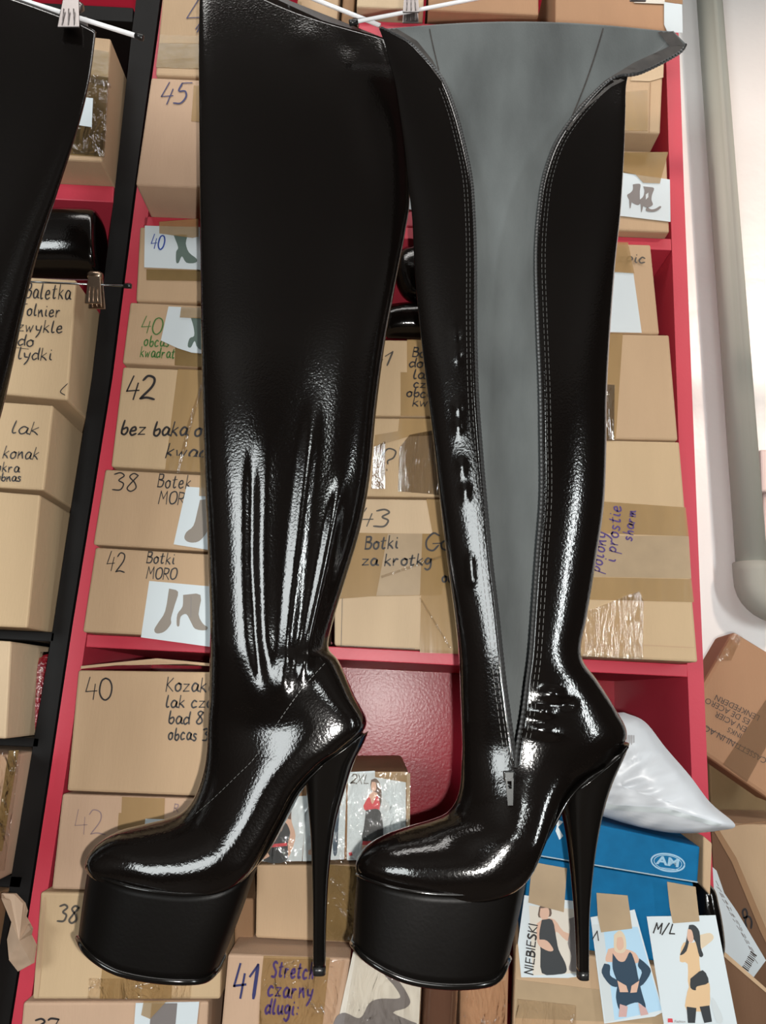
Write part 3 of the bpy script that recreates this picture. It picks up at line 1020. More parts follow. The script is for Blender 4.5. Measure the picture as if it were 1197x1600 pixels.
def unzipped():
    NA, NB, NC = 30, 60, 40
    Y0 = Y2
    n, nB = 1.75, 2.4
    rows = []
    for Lp, Rp, zl, zr, hf, hb, sag in ROWS:
        A, B = P(*Lp, Y0), P(*Rp, Y0)
        wpx = Rp[0] - Lp[0]
        row = []
        uz = max(-1, min(1, 2 * (zl - Lp[0]) / wpx - 1))
        # front-left flap: from the zip edge round to the left fold
        def onfront(u):
            return (1 - abs(u) ** n) ** (1 / n)
        for k in range(NA):
            t = k / NA
            eu = n if uz < 0 else nB
            th = lerp(math.acos(math.copysign(abs(uz) ** (eu / 2), uz)), math.pi, t)
            p, u, w_ = ring_pt(A, B, th, hf, hb, n, 0, nB)
            row.append(p)
        for k in range(NB):
            th = math.pi + math.pi * k / NB
            p, u, w_ = ring_pt(A, B, th, hf, hb, 2.6)
            p.z -= sag / FPX * Y0 * (1 - u * u)
            row.append(p)
        if zr[0] >= Rp[0]:
            E = P(zr[0], zr[1], Y0 - 0.004)
            for k in range(NC + 1):
                row.append(lerp(B, E, k / NC))
        else:
            ur = 2 * (zr[0] - Lp[0]) / wpx - 1
            eu = n if ur < 0 else nB
            te = math.acos(math.copysign(abs(ur) ** (eu / 2), ur))
            for k in range(NC + 1):
                p, u, w_ = ring_pt(A, B, te * k / NC, hf, hb, n, 0, nB)
                row.append(p)
        rows.append(row)
    NT = NA + NB + NC + 1
    for fi, (ax, ay, bx, by, h) in enumerate(FOOT2):
        tf = sstep(-1, 4, fi)
        A, B = P(ax, ay, Y0), P(bx, by, Y0)
        th0 = R(105)
        row = []
        for k in range(NT):
            if k < NA: th = lerp(th0, math.pi, k / NA)
            elif k < NA + NB: th = math.pi + math.pi * (k - NA) / NB
            else: th = 2 * math.pi + th0 * (k - NA - NB) / NC
            toe = sstep(3, 9, fi)
            row.append(ring_pt(A, B, th, h * (1 + .22 * tf * (1 - toe)), h, n + .85 * toe, .45 * tf, nB + .6 * tf)[0])
        rows.append(row)
    sub = 9
    full = []
    for i in range(len(rows) - 1):
        r0, r3 = rows[max(i - 1, 0)], rows[min(i + 2, len(rows) - 1)]
        for k in range(sub):
            full.append([cat(r0[j], rows[i][j], rows[i + 1][j], r3[j], k / sub) for j in range(NT)])
    full.append(rows[-1])
    v = []
    for r in full:
        for j, p in enumerate(r):
            if j < NA or j > NA + NB:
                p = V((p.x, p.y - fold2(p) * (min(1, (NA - j) / 8) if j < NA else min(1, (j - NA - NB) / 8)), p.z))
            v.append(p)
    f = []
    for i in range(len(full) - 1):
        for j in range(NT - 1):
            a = i * NT + j
            b_, c_ = a + 1, a + NT + 1
            if j == NT - 2:
                if i >= 19 * sub: b_ = i * NT
                if i + 1 >= 19 * sub: c_ = (i + 1) * NT
            f.append([a, b_, c_, a + NT])
    lo = min(p.z for p in v) - 0.08
    root = empty('thigh_boot', (sum(p.x for p in v) / len(v), Y0, lo), 'black patent platform thigh boot hanging unzipped, its grey lining showing', 'boot', 'black thigh boots')
    o = obj('upper', v, f, [PAT, M['lining']], root, smooth=True)
    so_ = o.modifiers.new('thickness', 'SOLIDIFY')
    so_.thickness = 0.0014
    so_.offset = 1.0
    so_.material_offset = 1
    so_.use_rim = True
    so_.material_offset_rim = 0
    bv = bvh_of(v, f)
    nz = 19 * sub + 1
    zl = [full[i][0] for i in range(nz)]
    zr = [full[i][NT - 1] for i in range(nz)]
    # zip: tape and teeth along both edges
    for edge, sgn in ((zl, 1), (zr, -1)):
        e = resample(edge, 420)
        a = Acc()
        a.tube([p + V((sgn * 0.0012, -0.0004, 0)) for p in e], [0.0016 + 0.0005 * (i % 2) for i in range(len(e))], k=6)
        z = a.obj('zipper', M['zip'], root, smooth=False)
        a = Acc()
        off = [p + V((-sgn * 0.0045, -0.0022, 0)) for p in e]
        for q in (0, 1):
            pts = [p + V((-sgn * 0.0035 * q, 0, 0)) for p in off]
            for i in range(60, len(pts) - 6, 3):
                h0 = [bv.ray_cast(V((c.x, 0.3, c.z)), V((0, 1, 0))) for c in pts[i:i + 3]]
                if all(h[0] is not None for h in h0):
                    a.ribbon([h[0] + V((0, -0.0018, 0)) for h in h0], V((0, -1, 0)), 0.0005)
        a.obj('stitching', M['thread'], root)
    # slider and pull tab at the foot of the zip
    pl = FY(Y0 - 0.041)
    a = Acc()
    sv, sf = hexa([pl.at(x, y) for x, y in ((787, 1205), (805, 1205), (803, 1222), (789, 1222))], [pl.at(x, y) + V((0, .006, 0)) for x, y in ((787, 1205), (805, 1205), (803, 1222), (789, 1222))], 0.0012)
    a.add(sv, sf)
    s = a.obj('zip_slider', M['nickel'], root)
    a = Acc()
    fr = [pl.at(x, y, .002) for x, y in ((789, 1216), (802, 1216), (801, 1258), (793, 1258))]
    hole = [pl.at(x, y, .002) for x, y in ((792, 1220), (799, 1220), (799, 1232), (793, 1232))]
    bk = [p + V((0, .0018, 0)) for p in fr]
    hb_ = [p + V((0, .0018, 0)) for p in hole]
    vs = fr + hole + bk + hb_
    fs = []
    for i in range(4):
        j = (i + 1) % 4
        fs += [[i, j, 4 + j, 4 + i], [8 + i, 12 + i, 12 + j, 8 + j], [i, 8 + i, 8 + j, j], [4 + i, 4 + j, 12 + j, 12 + i]]
    obj('pull_tab', vs, fs, M['nickel'], s)
    # bindings and seams on the lining
    strip(root, bv, [(630, 24), (700, 17), (800, 9.5), (880, 5), (955, 1.5)], [(632, 30), (665, 38), (700, 30), (800, 24), (880, 20), (950, 14)], M['hem'])
    strip(root, bv, [(955, 1.5), (1015, 20), (1048, 46), (1069, 70)], [(955, 12), (1008, 36), (1034, 56), (1046, 72)], M['hem'])
    strip(root, bv, [(1069, 71), (1055, 86), (1003, 112), (955, 136), (912, 172), (888, 204)], [(1046, 72), (1034, 78), (990, 98), (945, 126), (904, 166), (884, 202)], M['hem'])
    strip(root, bv, [(596, 44), (640, 68), (664, 94), (690, 128)], [(606, 36), (652, 64), (676, 94), (694, 128)], M['hem'])
    stitch(root, bv, [(951, 14), (935, 70), (915, 130), (893, 185)], M['hem'], pen=2.4, dash=8, gap=0, name='lining_seam')
    stitch(root, bv, [(668, 30), (676, 70), (686, 112)], M['hem'], pen=2.0, dash=8, gap=0, name='lining_seam')
    stitch(root, bv, [(914, 1046), (895, 1068), (880, 1088), (868, 1100)])
    stitch(root, bv, [(778, 1232), (755, 1252), (735, 1268), (715, 1280)])
    make_platform(root, [(558, 1365), (575, 1374), (620, 1388), (680, 1397), (740, 1397), (785, 1384), (812, 1360), (833, 1318)],
                  [(551, 1474), (570, 1496), (610, 1521), (650, 1535), (700, 1541), (750, 1539), (778, 1529), (795, 1498)], Y0, 0.045)
    make_heel(root, [(877, 1241, 975, 1159, .030), (879, 1255, 967, 1180, .028), (883, 1280, 952, 1215, .024), (888, 1310, 938, 1262, .019), (894, 1360, 926, 1330, .014), (899, 1420, 919, 1415, .010), (902, 1480, 918, 1480, .008), (903, 1515, 918, 1515, .007)],
              [(902, 1515, 919, 1515, .0073), (902, 1528, 919, 1528, .0073)], Y0)
    make_shank(root, [(968, 1163), (944, 1189), (905, 1211), (876, 1240), (856, 1276), (838, 1311), (826, 1335)], Y0)
    return root


boot_b = unzipped()

# ------------------------------------------------------------------ cardboard boxes, left stack on the red unit
GB = 'shoe cartons on the shelves'
L0 = 0.97


def tape(o, pl, poly, mt='tape', lift=0.0005, name='tape_strip'):
    return patch(o, pl, poly, M[mt], lift, name)


def sheet(o, pl, quad, mt='paper', lift=0.0018, name='photo_sheet', label=None):
    return patch(o, pl, quad, M[mt], lift, name, 0.0004, label)


# upper compartment
o, pl = carton('brown box with a cut-off number 4, above the box marked 45', [(258, -60), (446, -52), (430, 124), (243, 117)], 0.927, .30, M['card'], GB)
tape(o, pl, [(251, 55), (442, 62), (442, 70), (249, 68)], 'tape')
tape(o, pl, [(249, 68), (442, 72), (441, 112), (244, 106)], 'tape_dark')
ink(o, pl, [('4', 284, 52, 62, dict(slant=.25))], M['inkblue'], 2.6)
lines(o, pl, [[(306, 46), (312, 38)]], M['inkblue'], 2.6)
o, pl = carton('plain brown box marked 45 jutting out over the upper left shelf edge', [(236, 121), (432, 130), (420, 298), (213, 279)], 0.927, .30, M['card_pink'], GB, on='A')
ink(o, pl, [('45', 249, 162, 34, dict(W=40, slant=.22))], M['inkblue'], 2.8)
tape(o, pl, [(303, 134), (330, 135), (330, 192), (299, 190)], 'tape')

# boxes above the upper shelf, behind the boot tops
o, pl = carton('brown box with a white sheet end, behind the top edge of the closed boot', vq(462, 527, -80, 330, 30), 0.985, .28, M['card'], GB, on='A')
tape(o, pl, [(440 + 25, 2), (471, 3), (471, 22), (465, 24)], 'tape')
sheet(o, pl, [(464, 28), (471, 23), (472, 60), (464, 60)])
o, pl = carton('narrow dark brown box beside the white hanger wire', vq(533, 552, -80, 330, 30), 1.0, .2, M['card_brown'], GB, on='A')  # plain dark brown front
o, pl = carton('red box almost wholly hidden behind the boots, seen below the hanger tip', vq(560, 790, 31, 330, 40), 1.0, .27, M['red'], GB, on='A')
sheet(o, pl, [(600, 322), (690, 326), (690, 346), (600, 343)][0:4] if False else [(600, 300), (700, 304), (700, 331), (600, 327)], name='paper_label')
tape(o, pl, [(600, 285), (700, 289), (700, 303), (600, 299)], 'masking')
o, pl = carton('box whose lower edge shows above the hanger tip', vq(557, 662, -95, 10, 10), 0.98, .28, M['card_pale'], GB)
o, pl = carton('pinkish box above the grey lining, right of the hanger clip', vq(669, 842, -98, 15, 15), 0.98, .28, M['card_orange'], GB)

# right, above the upper shelf
o, pl = carton('box with a white label at the top right corner of the red unit', [(868, -90), (1066, -84), (1067, 54), (868, 46)], 0.955, .28, M['card_orange'], GB)
sheet(o, pl, [(1037, 5), (1065, 9), (1066, 53), (1042, 52), (1037, 40)], name='paper_label')
sheet(o, pl, [(990, -10), (1038, -8), (1038, 8), (990, 6)], 'papercream', name='paper_label')
patch(o, pl, [(1036, -40), (1066, -38), (1066, 8), (1036, 4)], M['card_brown'], .0014, 'dark_flap')
o, pl = carton('box with a bent corner above the box with the ankle boots picture', [(872, 60), (1038, 66), (1032, 208), (872, 200)], 0.95, .28, M['card'], GB)
tape(o, pl, [(890, 150), (1012, 141), (1012, 205), (890, 203)], 'tape')
patch(o, pl, [(990, 112), (1037, 80), (1036, 122), (1015, 128), (985, 127)], M['card_pale'], .001, 'flap')
lines(o, pl, [[(1016, 130), (1014, 208)]], M['card_brown'], 1.5, name='crease')
o, pl = carton('brown box with a taped picture of two black ankle boots', [(870, 232), (1042, 237), (1047, 374), (870, 366)], 0.985, .28, M['card'], GB, on='A')
tape(o, pl, [(890, 240), (1044, 238), (1030, 290), (890, 270)], 'tape')
sh = sheet(o, pl, [(880, 258), (1046, 282), (1047, 348), (880, 328)])
tape(o, pl, [(976, 240), (1038, 250), (1030, 289), (1004, 288), (992, 275), (972, 270)], 'tape', .0034)
picture(sh, pl, [('g_grey', [(988, 290), (994, 289), (1000, 290), (999, 300), (999, 312), (999, 320), (994, 322), (984, 316), (979, 307), (984, 303), (988, 298)]), ('g_grey', [(982, 313), (986, 318), (984.5, 327), (983, 327)]),
                 ('g_grey', [(1004, 293), (1013, 294), (1021, 296), (1018, 306), (1017, 314), (1019, 322), (1010, 326), (1000, 321), (998, 315), (1004, 309), (1006, 300)]), ('g_grey', [(1000, 320), (1004, 324), (1002, 333), (1001, 333)]),
                 ('g_grey', [(1010, 325), (1016, 329), (1023, 328), (1030, 324), (1032, 326), (1026, 331), (1018, 333), (1008, 331)]), ('g_light', [(1008, 306), (1012, 303), (1012, 310), (1008, 314)])])

# ------------------------------------------------------------------ middle compartment, left stack
o, pl = carton('small box marked 40 in blue with a taped picture of a heeled boot', [(216, 354), (500, 366), (500, 478), (212, 470)], L0, .30, M['card'], GB)
sh = sheet(o, pl, [(227, 354), (345, 357), (345, 424), (226, 419)])
tape(o, pl, [(250, 349), (311, 344), (311, 372), (302, 374), (250, 367)], 'tape', .0034)
tape(o, pl, [(229, 421), (345, 424), (345, 440), (229, 438)], 'tape_dark')
ink(sh, pl, [('40', 236, 390, 22, dict(W=20))], M['inkbright'], 2.3, lift=.003)
picture(sh, pl, [('g_green', [(272, 369), (292, 369), (291, 382), (296, 396), (308, 406), (306, 412), (292, 412), (285, 402), (280, 412), (276, 411), (276, 395), (279, 388)])])
o, pl = carton('box marked 40 in green with a crooked boot picture', [(203, 472), (500, 486), (500, 583), (188, 567)], L0, .30, M['card'], GB)
sh = sheet(o, pl, [(264, 480), (345, 484), (345, 556), (300, 552), (278, 545), (252, 533)])
tape(o, pl, [(284, 482), (345, 484), (345, 501), (282, 498)], 'tape', .0034)
tape(o, pl, [(274, 540), (345, 546), (345, 576), (273, 571)], 'tape_dark', .0003)
ink(o, pl, [('40', 220, 521, 26, dict(W=32)), ('obcas', 225, 541, 17, dict(W=40)), ('kwadrat', 219, 558, 16, dict(W=54))], M['inkgreen'], 2.2)
picture(sh, pl, [('g_green', [(299, 498), (335, 500), (335, 548), (311, 546), (305, 534), (299, 544), (294, 542), (297, 530), (304, 526), (303, 512)])])
o, pl = carton('taller box marked 42 with large black words under the number', [(192, 573), (505, 586), (500, 748), (173, 729)], L0, .30, M['card_yellow'], GB)
tape(o, pl, [(278, 577), (370, 581), (365, 741), (258, 735)], 'tape')
tape(o, pl, [(268, 712), (365, 718), (365, 740), (258, 734)], 'tape', .001)
ink(o, pl, [('42', 196, 623, 36, dict(W=42, slant=.12))], M['ink'], 4.0)
ink(o, pl, [('bez baka o', 188, 680, 22, dict(W=132, slant=.2, ang=1)), ('kwad', 258, 716, 22, dict(W=66, slant=.2, ang=1))], M['ink'], 3.3)
patch(o, pl, [(315, 600), (318, 601), (300, 665), (280, 740), (276, 740), (294, 660)], M['clear'], .0012, 'clear_tape')
o, pl = carton('clean brown box marked 38 with a slanted picture of one suede boot', [(164, 733), (503, 752), (497, 872), (144, 851)], L0, .30, M['card'], GB)
ink(o, pl, [('38', 176, 766, 28, dict(W=38)), ('Botek', 246, 762, 21, dict(W=52)), ('MOR', 248, 787, 20, dict(W=40))], M['ink'], 2.2)
sh = sheet(o, pl, [(292, 761), (365, 766), (365, 866), (272, 851)])
tape(o, pl, [(314, 735), (345, 737), (345, 777), (312, 776)], 'tape', .0034)
picture(sh, pl, [('g_taupe', [(313, 782), (340, 782), (330, 812), (325, 830), (312, 846), (297, 848), (289, 842), (292, 832), (303, 822), (309, 800)])])
o, pl = carton('box marked 42 on the middle shelf with a picture of two suede ankle boots', [(149, 855), (500, 876), (495, 1013), (129, 985)], L0, .30, M['card'], GB, on='B')
ink(o, pl, [('42', 166, 892, 30, dict(W=27)), ('Botki', 229, 880, 18, dict(W=44)), ('MORO', 229, 904, 18, dict(W=46))], M['ink'], 2.2)
sh = sheet(o, pl, [(234, 908), (345, 918), (345, 1013), (221, 996)])
picture(sh, pl, [('g_taupe', [(265, 920), (279, 925), (274, 945), (268, 966), (268, 975), (258, 987), (246, 990), (242, 984), (249, 972), (259, 955)]),
                 ('g_taupe', [(287, 930), (314, 930), (311, 960), (318, 975), (325, 980), (322, 985), (306, 983), (299, 972), (292, 960), (283, 964), (281, 978), (277, 977), (278, 960), (286, 948)]),
                 ('g_grey', [(299, 932), (300, 932), (299.5, 965), (298.5, 965)])])

# middle stack
o, pl = carton('big taped box marked 43 on the middle shelf between the boots', [(524, 778), (784, 782), (784, 1028), (522, 1016)], 0.985, .28, M['card_pale'], GB, on='B')
tape(o, pl, [(530, 832), (700, 835), (690, 930), (580, 932), (528, 936)], 'tape', .0004)
tape(o, pl, [(666, 780), (700, 781), (784, 783), (784, 1024), (656, 1020), (660, 834), (676, 834)], 'tape', .0008)
tape(o, pl, [(606, 834), (660, 834), (656, 930), (588, 931)], 'masking', .0006)
tape(o, pl, [(690, 835), (784, 838), (784, 918), (681, 917)], 'tape', .0012)
ink(o, pl, [('43', 558, 822, 28, dict(W=48, slant=.15))], M['inkgrey'], 3.0)
ink(o, pl, [('Botki', 570, 858, 20, dict(W=52, ang=0)), ('Go', 664, 860, 27, dict(W=42, ang=0)), ('za krotkg', 566, 884, 18, dict(W=110, ang=0)), ('ob', 690, 910, 16)], M['ink'], 3.0, .0020)
lines(o, pl, [[(533, 1010), (535, 935)], [(533, 1009), (648, 1014)]], M['inkgrey'], 1.5, name='box_edge')
patch(o, pl, [(655, 935), (658, 935), (705, 1012), (701, 1012)], M['clear'], .0022, 'clear_tape')
patch(o, pl, [(595, 900), (690, 868), (690, 872), (596, 904)], M['clear'], .0022, 'clear_tape')
o, pl = carton('box with a question mark and shining clear tape, between the boots', [(530, 652), (784, 655), (784, 778), (527, 775)], 0.985, .28, M['card_yellow'], GB)
tape(o, pl, [(624, 654), (784, 656), (784, 676), (640, 682), (584, 698), (586, 680), (622, 674)], 'tape')
patch(o, pl, [(640, 680), (690, 670), (700, 775), (622, 768), (624, 700)], M['shiny'], .0012, 'clear_tape')
patch(o, pl, [(584, 700), (602, 690), (602, 764), (580, 764)], M['shiny'], .0012, 'clear_tape')
ink(o, pl, [('?', 594, 736, 34, dict(W=20))], M['inkgrey'], 2.6)
o, pl = carton('box marked 11 with six short lines of black writing, right of the closed boot', [(556, 530), (784, 533), (784, 652), (545, 649)], 0.985, .28, M['card_yellow'], GB)
tape(o, pl, [(636, 531), (784, 533), (784, 651), (626, 650), (626, 582), (636, 582)], 'tape')
ink(o, pl, [('41', 580, 570, 22, dict(W=30, slant=.25)), ], M['inkgrey'], 2.8)
ink(o, pl, [('Botki', 644, 558, 15, dict(W=46)), ('dok', 639, 574, 15, dict(W=34)), ('lak', 645, 592, 15, dict(W=30)), ('czar', 646, 606, 13, dict(W=40)), ('obcas', 635, 620, 14, dict(W=52)), ('kwad', 644, 635, 14, dict(W=48))], M['ink'], 2.4, .0012)

# right stack
o, pl = carton('tall taped box with sideways purple writing, right of the unzipped boot', [(796, 684), (1062, 690), (1091, 1032), (796, 1028)], 0.957, .30, M['card_yellow'], GB, on='B')
tape(o, pl, [(830, 776), (1071, 793), (1076, 838), (830, 830)], 'tape')
tape(o, pl, [(830, 900), (1080, 905), (1084, 941), (830, 935)], 'tape')
tape(o, pl, [(830, 836), (1076, 838), (1080, 904), (830, 899)], 'masking', .0003)
patch(o, pl, [(905, 960), (998, 924), (1005, 938), (1004, 1030), (904, 1026)], M['clear'], .0012, 'clear_tape')
ink(o, pl, [('potony', 938, 895, 20, dict(ang=-79, W=62)), ('i prostie', 962, 879, 19, dict(ang=-84, W=90)), ('sharm', 987, 846, 16, dict(ang=-82, W=48))], M['inkpurple'], 2.6, .0014)
lines(o, pl, [[(906, 1010), (990, 1008), (1084, 1012)]], M['card'], 2, name='crease')
o, pl = carton('plain box with a shiny tape end, under the box with a blank white sheet', [(796, 518), (1046, 523), (1060, 688), (796, 682)], 0.957, .30, M['card'], GB)
tape(o, pl, [(900, 520), (973, 522), (962, 686), (900, 684)], 'tape')
patch(o, pl, [(930, 600), (960, 602), (959, 688), (930, 686)], M['shiny'], .0012, 'clear_tape')
o, pl = carton('narrower box with a blank white sheet under brown tape, right of the unzipped boot', [(796, 376), (1017, 382), (1031, 522), (796, 516)], 0.985, .28, M['card'], GB)
tape(o, pl, [(900, 379), (980, 381), (990, 429), (900, 424)], 'tape', .0034)
sheet(o, pl, [(900, 420), (989, 428), (1002, 521), (900, 519)])
ink(o, pl, [('szpic', 952, 410, 15, dict(W=56))], M['inkgrey'], 2.6, .0026)

# ------------------------------------------------------------------ lower compartment
o, pl = carton('large box marked 40 with four lines of writing, flap open under the shelf', [(122, 1047), (396, 1051), (380, 1247), (104, 1236)], 0.965, .30, M['card'], GB)
ink(o, pl, [('40', 134, 1093, 34, dict(slant=-.05, W=40)), ], M['ink'], 2.6)
ink(o, pl, [('Kozaki', 259, 1080, 22, dict(W=72, ang=1)), ('lak cza', 259, 1105, 19, dict(W=76, ang=1)), ('bad 8', 263, 1131, 20, dict(W=56, ang=1)), ('obcas 3', 263, 1156, 19, dict(W=64, ang=1))], M['ink'], 2.6)
fv = [P(126, 1045, .966), P(245, 1033, .975), P(330, 1041, .985), P(396, 1049, .966), P(396, 1040, 1.10), P(290, 1038, 1.12), P(212, 1038, 1.10)]
a = Acc()
top = [p + V((0, 0, .0035)) for p in fv]
n = len(fv)
a.add(fv + top, [list(range(n)), [n + i for i in range(n)][::-1]] + [[i, n + i, n + (i + 1) % n, (i + 1) % n] for i in range(n)])
a.obj('flap', M['card'], o)
o, pl = carton('box marked with a faint 42 behind the toe of the closed boot', [(97, 1240), (378, 1250), (372, 1396), (80, 1390)], 0.965, .30, M['card_pink'], GB)
ink(o, pl, [('42', 118, 1302, 38, dict(slant=-.12, W=44)), ('R', 271, 1269, 13)], M['inkfaint'], 1.8)
tape(o, pl, [(191, 1245), (258, 1247), (256, 1300), (184, 1296), (186, 1270), (190, 1270)], 'tape')
sheet(o, pl, [(228, 1279), (265, 1280), (265, 1300), (226, 1300)], name='paper_label')
o, pl = carton('box marked 38 behind the platform of the closed boot', [(63, 1394), (350, 1400), (344, 1562), (50, 1562)], 0.965, .30, M['card_yellow'], GB)
ink(o, pl, [('38', 90, 1440, 27, dict(slant=.12, W=30))], M['inkgrey'], 3.0)
tape(o, pl, [(160, 1510), (270, 1512), (268, 1560), (156, 1560)], 'tape')
patch(o, pl, [(140, 1528), (300, 1530), (298, 1561), (138, 1560)], M['wrap'], .0012, 'clear_tape')
lines(o, pl, [[(70, 1403), (65, 1480), (58, 1556)]], M['card'], 5, name='crease')
o, pl = carton('lowest box on the left with a white sheet and grey picture, marked 37', [(36, 1566), (326, 1565), (318, 1735), (20, 1735)], 0.965, .30, M['card_pink'], GB, on='C')
ink(o, pl, [('37', 52, 1618, 28, dict(slant=.12, W=36))], M['ink'], 3.0)
sh = sheet(o, pl, [(213, 1566), (312, 1564), (300, 1680), (205, 1680)])
picture(sh, pl, [('g_grey', [(238, 1566), (278, 1566), (268, 1680), (228, 1680)])])
tape(o, pl, [(226, 1562), (262, 1562), (236, 1590), (222, 1584)], 'tape', .0034)

o, pl = carton('film-wrapped box with three model photos, between the heels, size 2XL', [(400, 1207), (641, 1206), (640, 1345), (397, 1345)], 1.005, .27, M['card_brown'], GB, .006)
tape(o, pl, [(543, 1206), (638, 1206), (636, 1236), (584, 1228), (543, 1218)], 'tape', .0004)
tape(o, pl, [(636, 1208), (641, 1208), (640, 1345), (634, 1345)], 'masking')
sh = sheet(o, pl, [(400, 1246), (480, 1243), (472, 1345), (400, 1345)])
picture(sh, pl, [('g_skin', [(424, 1304), (438, 1282), (442, 1262), (454, 1262), (456, 1283), (462, 1305), (456, 1328), (446, 1342), (412, 1342), (408, 1332)]),
                 ('g_black', [(430, 1300), (440, 1298), (446, 1284), (454, 1300), (450, 1318), (448, 1345), (413, 1345), (417, 1320), (427, 1310)]), ('g_hair', [(446, 1250), (456, 1262), (455, 1280), (448, 1278)]),
                 ('g_red', [(418, 1319), (449, 1316), (449, 1321), (417, 1324)]), ('g_skin', [(407, 1334), (418, 1330), (422, 1337), (413, 1342)])])
sh = sheet(o, pl, [(480, 1234), (541, 1230), (538, 1342), (473, 1345)], lift=.0024)
picture(sh, pl, [('g_navy', [(521, 1262), (531, 1260), (529, 1290), (527, 1332), (521, 1333), (520, 1300)]), ('g_skin', [(530, 1238), (535, 1240), (533, 1258), (529, 1258)]), ('g_skin', [(482, 1328), (487, 1326), (487, 1335), (482, 1334)])], lift=.0032)
sh = sheet(o, pl, [(544, 1206), (586, 1204), (586, 1214), (634, 1222), (634, 1300), (632, 1344), (542, 1343)], lift=.0030)
ink(sh, pl, [('2XL', 548, 1223, 14, dict(W=28, slant=.15))], M['inkgrey'], 2.2, .0046)
picture(sh, pl, [('g_light', [(590, 1232), (612, 1262), (604, 1268), (592, 1254)]), ('g_skin', [(576, 1243), (583, 1236), (590, 1240), (590, 1262), (570, 1264), (569, 1256)]), ('g_hair', [(580, 1218), (588, 1216), (595, 1228), (596, 1252), (591, 1262), (590, 1240), (582, 1236), (579, 1228)]),
                 ('g_skin', [(581, 1221), (587, 1222), (588, 1232), (584, 1236), (580, 1231)]), ('g_red', [(568, 1258), (577, 1244), (582, 1256), (590, 1242), (593, 1264), (572, 1266)]),
                 ('g_black', [(572, 1265), (592, 1264), (598, 1285), (596, 1313), (567, 1313), (569, 1290)]), ('g_red', [(567, 1313), (596, 1313), (596, 1319), (566, 1319)]), ('g_skin', [(566, 1319), (594, 1319), (592, 1335), (566, 1335)]),
                 ('g_red', [(545, 1331), (550, 1330), (551, 1335), (546, 1336)])], lift=.0042)
patch(o, pl, [(400, 1207), (641, 1206), (640, 1347), (397, 1349)], M['wrap'], .0066, 'clear_film')
o, pl = carton('plain box with a crumpled tape end behind the heel of the closed boot', [(401, 1351), (562, 1352), (556, 1474), (399, 1466)], 1.005, .29, M['card'], GB)
tape(o, pl, [(506, 1350), (561, 1354), (555, 1471), (504, 1469)], 'tape_dark')
patch(o, pl, [(504, 1351), (561, 1354), (556, 1471), (502, 1469)], M['wrap'], .0012, 'clear_tape')
o, pl = carton('dark-sided box between the platform of the closed boot and the plain box', [(366, 1404), (396, 1404), (396, 1480), (366, 1480)], 1.03, .25, M['card_brown'], GB)
o, pl = carton('box marked 41 with three purple lines of writing under its tape', [(356, 1491), (548, 1498), (510, 1735), (334, 1735)], 0.965, .31, M['card_pink'], GB, on='C')
tape(o, pl, [(412, 1493), (516, 1496), (502, 1620), (404, 1620), (408, 1530)], 'tape')
ink(o, pl, [('41', 364, 1557, 52, dict(W=38, slant=.04))], M['inkblue'], 5.5)
ink(o, pl, [('Stretch', 424, 1526, 25, dict(W=66)), ('czarny', 418, 1556, 26, dict(W=70)), ('dlugi:', 414, 1583, 24, dict(W=52))], M['inkpurple'], 3.4, .0012)
patch(o, pl, [(412, 1496), (540, 1499), (512, 1640), (400, 1640)], M['wrap'], .0018, 'clear_tape')

# packages between the platforms
o, pl = carton('flat packet in clear film with a dark figure print, under the unzipped boot', [(558, 1476), (662, 1482), (650, 1735), (514, 1735)], 0.955, .05, M['card'], None, .006, 'film_packet', 'packet', on='C')
sh = sheet(o, pl, [(552, 1486), (660, 1490), (651, 1660), (514, 1660)], 'papercream')
picture(sh, pl, [('g_grey', [(518, 1606), (527, 1586), (540, 1581), (558, 1589), (567, 1585), (577, 1566), (594, 1559), (620, 1559), (625, 1554), (614, 1537), (600, 1521), (612, 1519), (625, 1534), (636, 1551), (641, 1565), (633, 1574), (614, 1581), (642, 1594), (652, 1604), (640, 1660), (530, 1660)])])
patch(o, pl, [(558, 1476), (662, 1482), (650, 1735), (514, 1735)], M['wrap'], .0066, 'clear_film')
a = Acc()
v, f = loft([(668, 1470, 716, 1470, .012), (664, 1500, 716, 1500, .022), (660, 1545, 715, 1545, .026), (657, 1600, 712, 1600, .028), (655, 1680, 712, 1680, .026), (657, 1727, 708, 1727, .02)], 0.975, nring=40, sub=5)
obj('film_bag', v, f, M['brownfilm'], smooth=True, label='narrow bag of glossy brown film under the unzipped boot', cat='bag')
o, pl = carton('wide brown box low between the brown film bag and the blue box', [(720, 1490), (796, 1494), (790, 1735), (716, 1735)], 0.985, .28, M['card_orange'], GB, on='C')
patch(o, pl, [(716, 1530), (790, 1532), (788, 1640), (714, 1640)], M['wrap'], .001, 'clear_tape')

# blue box stack, turned so its right end juts out
BP = YAW((826, 1340), 0.955, (1088, 1380), 0.925)
BP2 = Plane(BP.p + BP.n * 0.006, BP.n)
o, pl = carton('brown box under the blue box, with tape around its corner', [(806, 1474), (1066, 1516), (1050, 1790), (796, 1745)], Plane(BP.p + BP.n * 0.002, BP.n), .095, M['card'], GB, on='C')
tape(o, pl, [(806, 1530), (1050, 1560), (1046, 1600), (803, 1590)], 'masking')
patch(o, pl, [(808, 1560), (900, 1570), (900, 1640), (800, 1640)], M['wrap'], .001, 'clear_tape')
bb, pl = carton('blue lidded shoe box with three papers taped to its front', [(828, 1338), (1084, 1380), (1074, 1510), (812, 1468)], BP, .095, M['blue'], None, .002, 'lidded_box', 'box')
fr = [BP2.at(x, y) for x, y in [(833, 1266), (1094, 1323), (1090, 1380), (826, 1336)]]
d = V((-BP.n.x, -BP.n.y, 0)) * .10
